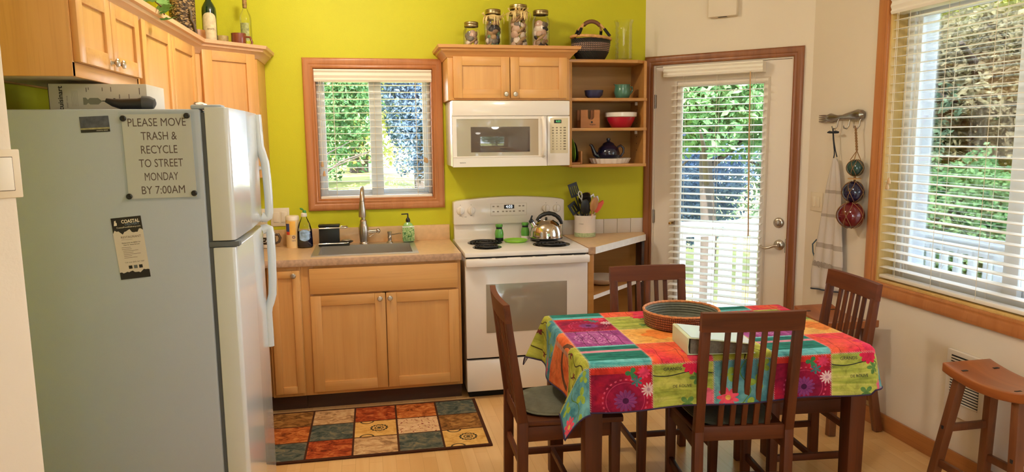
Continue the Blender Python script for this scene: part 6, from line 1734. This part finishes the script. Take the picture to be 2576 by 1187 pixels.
RM = {'g': rug_mat('rug_gold_brown', rgb(78, 48, 24), rgb(140, 94, 46), rgb(176, 128, 68)), 'c': rug_mat('rug_cream', rgb(120, 88, 58), rgb(192, 150, 104), rgb(214, 180, 134)),
      'r': rug_mat('rug_rust', rgb(90, 34, 18), rgb(158, 66, 32), rgb(196, 112, 56)), 's': rug_mat('rug_slate', rgb(44, 54, 52), rgb(84, 90, 80), rgb(130, 116, 88)),
      'm': rug_mat('rug_gold_medallion', rgb(196, 144, 70), rgb(216, 168, 92), rgb(228, 184, 112), medal), 'p': rug_mat('rug_cream_specks', rgb(196, 152, 110), rgb(216, 178, 134), rgb(226, 192, 150), specks),
      'o': rug_mat('rug_orange', rgb(104, 46, 20), rgb(176, 94, 42), rgb(208, 134, 70)), 'b': rug_mat('rug_dark_edge', rgb(34, 20, 14), rgb(46, 28, 20), rgb(58, 36, 26))}
ROWS = ['srcsm', 'osmpg', 'gcros']   # nearest row first
rg = bmesh.new(); ul = rg.loops.layers.uv.new('UVMap'); keys = list(RM)
for j in range(3):
    for i in range(5):
        q = [(i*RU, j*RV), ((i+1)*RU, j*RV), ((i+1)*RU, (j+1)*RV), (i*RU, (j+1)*RV)]
        f = rg.faces.new([rg.verts.new((a, b_, 0.009)) for a, b_ in q]); f.material_index = keys.index(ROWS[j][i])
        for lp, (a, b_) in zip(f.loops, q): lp[ul].uv = (a, b_)
me = bpy.data.meshes.new('rug'); 
w_, h_ = 5*RU, 3*RV; bi = keys.index('b')
for (x0, x1, y0, y1) in ((-0.014, w_+0.014, -0.014, 0), (-0.014, w_+0.014, h_, h_+0.014), (-0.014, 0, 0, h_), (w_, w_+0.014, 0, h_)):
    f = rg.faces.new([rg.verts.new((a, b_, 0.0085)) for a, b_ in ((x0, y0), (x1, y0), (x1, y1), (x0, y1))]); f.material_index = bi
ring = [(-0.014, -0.014), (w_+0.014, -0.014), (w_+0.014, h_+0.014), (-0.014, h_+0.014)]
for i in range(4):
    (a, b_), (c, d) = ring[i], ring[(i+1) % 4]
    f = rg.faces.new([rg.verts.new(p) for p in ((a, b_, 0.0), (c, d, 0.0), (c, d, 0.0085), (a, b_, 0.0085))]); f.material_index = bi
bmesh.ops.remove_doubles(rg, verts=rg.verts[:], dist=1e-5)
rg.to_mesh(me); rg.free()
for k in keys: me.materials.append(RM[k])
ro = bpy.data.objects.new('rug', me); COL.objects.link(ro); ro.location = (-1.145, -1.296, 0.0008); ro.rotation_euler = (0, 0, radians(-0.4))
tag(ro, 'patchwork rug of rust, gold and slate squares on the floor before the sink cabinet', 'rug')

# ------------------------------------------------------------------ on the window wall
fk = thing('fork_hook_rack', 'pewter fork-shaped hook rack on the wall between door and window', 'hook rack', (2.15, -1.09, 1.68), world=True)
FZ = 1.685


def fy(d): return -0.885-d
prong = MB()
for k in range(4): prong.tube([(2.138, fy(0.0), FZ-0.016+0.012*k), (2.134, fy(0.05), FZ-0.018+0.0125*k), (2.132, fy(0.105), FZ-0.014+0.0105*k)], [0.0022, 0.0042, 0.0045], 8)
prong.build('tines', M_pewter, fk)
body = [(2.132, fy(0.10), FZ+0.002), (2.131, fy(0.125), FZ+0.003), (2.13, fy(0.15), FZ+0.004), (2.13, fy(0.19), FZ+0.005), (2.13, fy(0.235), FZ+0.006), (2.128, fy(0.28), FZ+0.008), (2.126, fy(0.33), FZ+0.011), (2.125, fy(0.375), FZ+0.014), (2.126, fy(0.405), FZ+0.015), (2.13, fy(0.415), FZ+0.015)]
MB().tube(body, [0.022, 0.027, 0.020, 0.012, 0.013, 0.020, 0.025, 0.030, 0.024, 0.008], 16).build('handle_body', M_pewter, fk)
for yy in (-1.092, -1.195, -1.285):
    MB().tube([(2.128, yy, FZ-0.002), (2.118, yy, FZ-0.02), (2.114, yy, FZ-0.048), (2.106, yy+0.004, FZ-0.062), (2.092, yy+0.008, FZ-0.058), (2.088, yy+0.010, FZ-0.044)], [0.005, 0.0045, 0.0045, 0.0045, 0.0042, 0.003], 10).build('hook', M_pewter, fk)

# three netted glass floats on one string
gf = thing('glass_float_string', 'string of three netted glass floats hanging from the fork rack', 'glass floats', (2.08, -1.31, 1.07), world=True)
M_rope = P('tan_rope', rgb(138, 100, 60), 0.85, var=0.2, vscale=120)
FL = [((2.096, -1.298, 1.408), 0.046, rgb(30, 74, 70), 'green glass float'), ((2.084, -1.307, 1.276), 0.059, rgb(24, 26, 66), 'dark blue glass float'), ((2.070, -1.314, 1.147), 0.073, rgb(112, 14, 30), 'red glass float')]
for k, (c, r_, col, lb) in enumerate(FL):
    o = MB().ball(c, r_, seg=32).build('float', P('float_glass_%s' % lb.split()[0], tuple(v*0.7 for v in col[:3])+(1,), 0.08, coat=0.4), gf); o['label'] = lb
    net = MB(); n_ = 5
    for i in range(n_):
        for s in (-1, 1):
            pts = []
            for q in range(13):
                th = radians(12+156*q/12); a = 2*pi*i/n_+s*(0.62*(q/12-0.5))*2*pi/n_*1.6
                pts.append((c[0]+(r_+0.0015)*sin(th)*cos(a), c[1]+(r_+0.0015)*sin(th)*sin(a), c[2]+(r_+0.0015)*cos(th)))
            net.tube(pts, 0.0016, 5)
    net.build('netting', M_rope, gf)
MB().lathe([(0, 0), (0.034, 0), (0.034, 0.005), (0, 0.005)], (2.09, -1.302, 1.346), 24).lathe([(0, 0), (0.03, 0), (0.03, 0.004), (0, 0.004)], (2.077, -1.31, 1.212), 24).build('spacer_disc', P('cork_disc', rgb(196, 150, 96), 0.7), gf)
hk = Vector((2.098, -1.279, 1.626))
for s in (0, pi):
    MB().tube([hk.lerp(Vector((2.097, -1.300, 1.50)), i/24)+Vector((0.004*cos(i*1.1+s), 0.004*sin(i*1.1+s), 0)) for i in range(25)], 0.0035, 6).build('rope_strand', M_rope, gf)
for i in range(5):
    a = 2*pi*i/5; MB().tube([(2.097, -1.300, 1.502), (2.096+0.03*cos(a), -1.299+0.03*sin(a), 1.450)], 0.0022, 5).build('net_cord', M_rope, gf)
MB().tube([hk+Vector((0, 0, 0)), hk+Vector((-0.012, 0.003, 0.005)), hk+Vector((-0.004, 0.0, 0.012)), hk], 0.003, 6).build('hanging_loop', M_rope, gf)
MB().tube([(2.094, -1.3, 1.366), (2.092, -1.302, 1.33)], 0.006, 6).build('knot', M_rope, gf)
MB().tube([(2.082, -1.308, 1.222), (2.078, -1.31, 1.208)], 0.006, 6).build('knot', M_rope, gf)

# folded apron
apn = thing('hanging_apron', 'pale linen apron with grey stripes hanging from the fork rack', 'apron', (2.12, -1.07, 0.65), world=True)


def apron_mat():
    m, nt, b = new_mat('striped_linen')
    tc = nt.nodes.new('ShaderNodeTexCoord'); sp_ = nt.nodes.new('ShaderNodeSeparateXYZ'); nt.links.new(tc.outputs['Object'], sp_.inputs[0])
    nb = NB(nt); z = sp_.outputs[2]; c = mix_rgb(nt, 0.0, rgb(204, 194, 186), rgb(204, 194, 186))
    for a, d in ((0.150, 0.180), (0.270, 0.300), (0.46, 0.478), (0.60, 0.62)): c = nb.over(c, nb.ring(z, a, d), rgb(168, 156, 146))
    nt.links.new(c, b.inputs['Base Color']); setp(b, Roughness=0.9); bump(nt, b, noise(nt, s=250), 0.2, 0.002)
    return m


t = bmesh.new(); nu, nv_ = 28, 36; G = []
for j in range(nv_+1):
    q = j/nv_; z = 1.455-q*0.80
    yl = -1.085+0.150*min(1, q*1.15)**0.8+0.005*sin(q*9); yr = -1.102-0.105*min(1, q*1.35)**0.7-0.006*sin(q*7)
    row = []
    for i in range(nu+1):
        u = i/nu; fold = 0.016*sin(u*7.5+q*1.2)*(0.35+0.65*(1-q))+0.010*sin(u*17+1)*(1-q*0.4)
        row.append(t.verts.new((2.118+0.010*q*0-fold*min(1, 0.3+q*1.5)-0.012*(1-abs(2*u-1)), yl+(yr-yl)*u, z+0.03*u*q)))
    G.append(row)
for j in range(nv_):
    for i in range(nu): t.faces.new((G[j][i], G[j][i+1], G[j+1][i+1], G[j+1][i]))
bot = [v.co.copy() for v in G[-1]]; lef = [r0[0].co.copy() for r0 in G]
o = MB()._merge(t).build('cloth', apron_mat(), apn)
md = o.modifiers.new('thickness', 'SOLIDIFY'); md.thickness = 0.008; md.offset = 0
MB().tube([p+Vector((-0.004, 0, 0)) for p in bot], 0.0045, 6).build('bottom_hem', P('navy_trim', rgb(40, 46, 62), 0.8), apn)
MB().tube([(2.096, -1.081, 1.628), (2.100, -1.083, 1.57), (2.108, -1.088, 1.50), (2.115, -1.080, 1.475), (2.115, -1.075, 1.455)], 0.003, 6).tube([(2.096, -1.083, 1.628), (2.102, -1.090, 1.55), (2.108, -1.098, 1.50), (2.115, -1.106, 1.462)], 0.003, 6).tube([(2.10, -1.03, 1.604), (2.092, -1.06, 1.606), (2.088, -1.085, 1.604), (2.090, -1.115, 1.606), (2.095, -1.135, 1.604)], [0.004, 0.008, 0.006, 0.009, 0.006], 8).build('neck_strap', P('navy_strap', rgb(34, 38, 50), 0.8), apn)
MB().tube([(2.118, -0.948, 0.96), (2.10, -0.935, 0.93), (2.105, -0.935, 0.88), (2.118, -0.945, 0.83)], 0.0045, 6).build('tie', P('blue_grey_tie', rgb(66, 84, 96), 0.8), apn)
lettering('BQBZIO', basis((2.084, -1.065, 0.822), (0, -1, 0), (0, 0, 1)), P('faded_grey_print', rgb(150, 140, 132), 0.8), apn, width=0.17)

o = thing('wall_switch', 'white double switch plate beside the door, partly behind the apron', 'light switch', (2.15, -0.885, 1.185), world=True)
MB().box(2.143, 2.1495, -0.946, -0.826, 1.126, 1.242, 0.003).build('plate', M_cream, o)
for yy in (-0.908, -0.862): MB().box(2.139, 2.144, yy-0.016, yy+0.016, 1.152, 1.216, 0.002).build('rocker', M_cream, o)

ht2 = thing('wall_heater', 'white louvred wall heater set low in the window wall behind the stool', 'heater', (2.15, -2.10, 0.27), world=True)
MB().box(2.125, 2.1495, -2.235, -1.990, 0.268, 0.582, 0.006).build('housing', M_enamel, ht2)
MB().box(2.1235, 2.1256, -2.185, -2.020, 0.335, 0.560).build('dark_slot', M_ink, ht2)
for k in range(17): MB().box(2.1195, 2.1250, -2.186, -2.019, 0.337+0.0131*k, 0.3435+0.0131*k, 0.0008).build('louver', M_enamel, ht2)

# doorbell chime over the door
dc = thing('door_chime', 'white door chime box on the wall above the glazed door', 'door chime', (1.37, 0, 0), radians(-45))
MB().box(0.452, 0.640, -0.050, -0.001, 2.352, 2.475, 0.008).build('cover', P('chime_plastic', rgb(228, 216, 198), 0.6, spec=0.2), dc)
MB().box(0.515, 0.572, -0.040, -0.016, 2.3508, 2.3525).build('slot', M_ink, dc)

# switch on the partition beside the camera
SWM = basis((-1.384, -2.9505, 1.520), (1, 1, 0), (0, 0, 1))
o = thing('wall_switch', 'single rocker switch plate on the angled wall end in front of the refrigerator', 'light switch', (-1.384, -2.9505, 1.52), world=True)
MB().box(-0.035, 0.035, -0.057, 0.057, 0.0005, 0.008, 0.003, M=SWM).build('plate', M_cream, o)
MB().box(-0.0185, 0.0185, -0.040, 0.040, 0.007, 0.0088, 0.001, M=SWM).build('rocker_gap', P('dark_gap', rgb(96, 84, 66), 0.6), o)
MB().box(-0.0168, 0.0168, -0.0385, 0.0385, 0.0085, 0.0115, 0.002, M=SWM).build('rocker', M_slat, o)
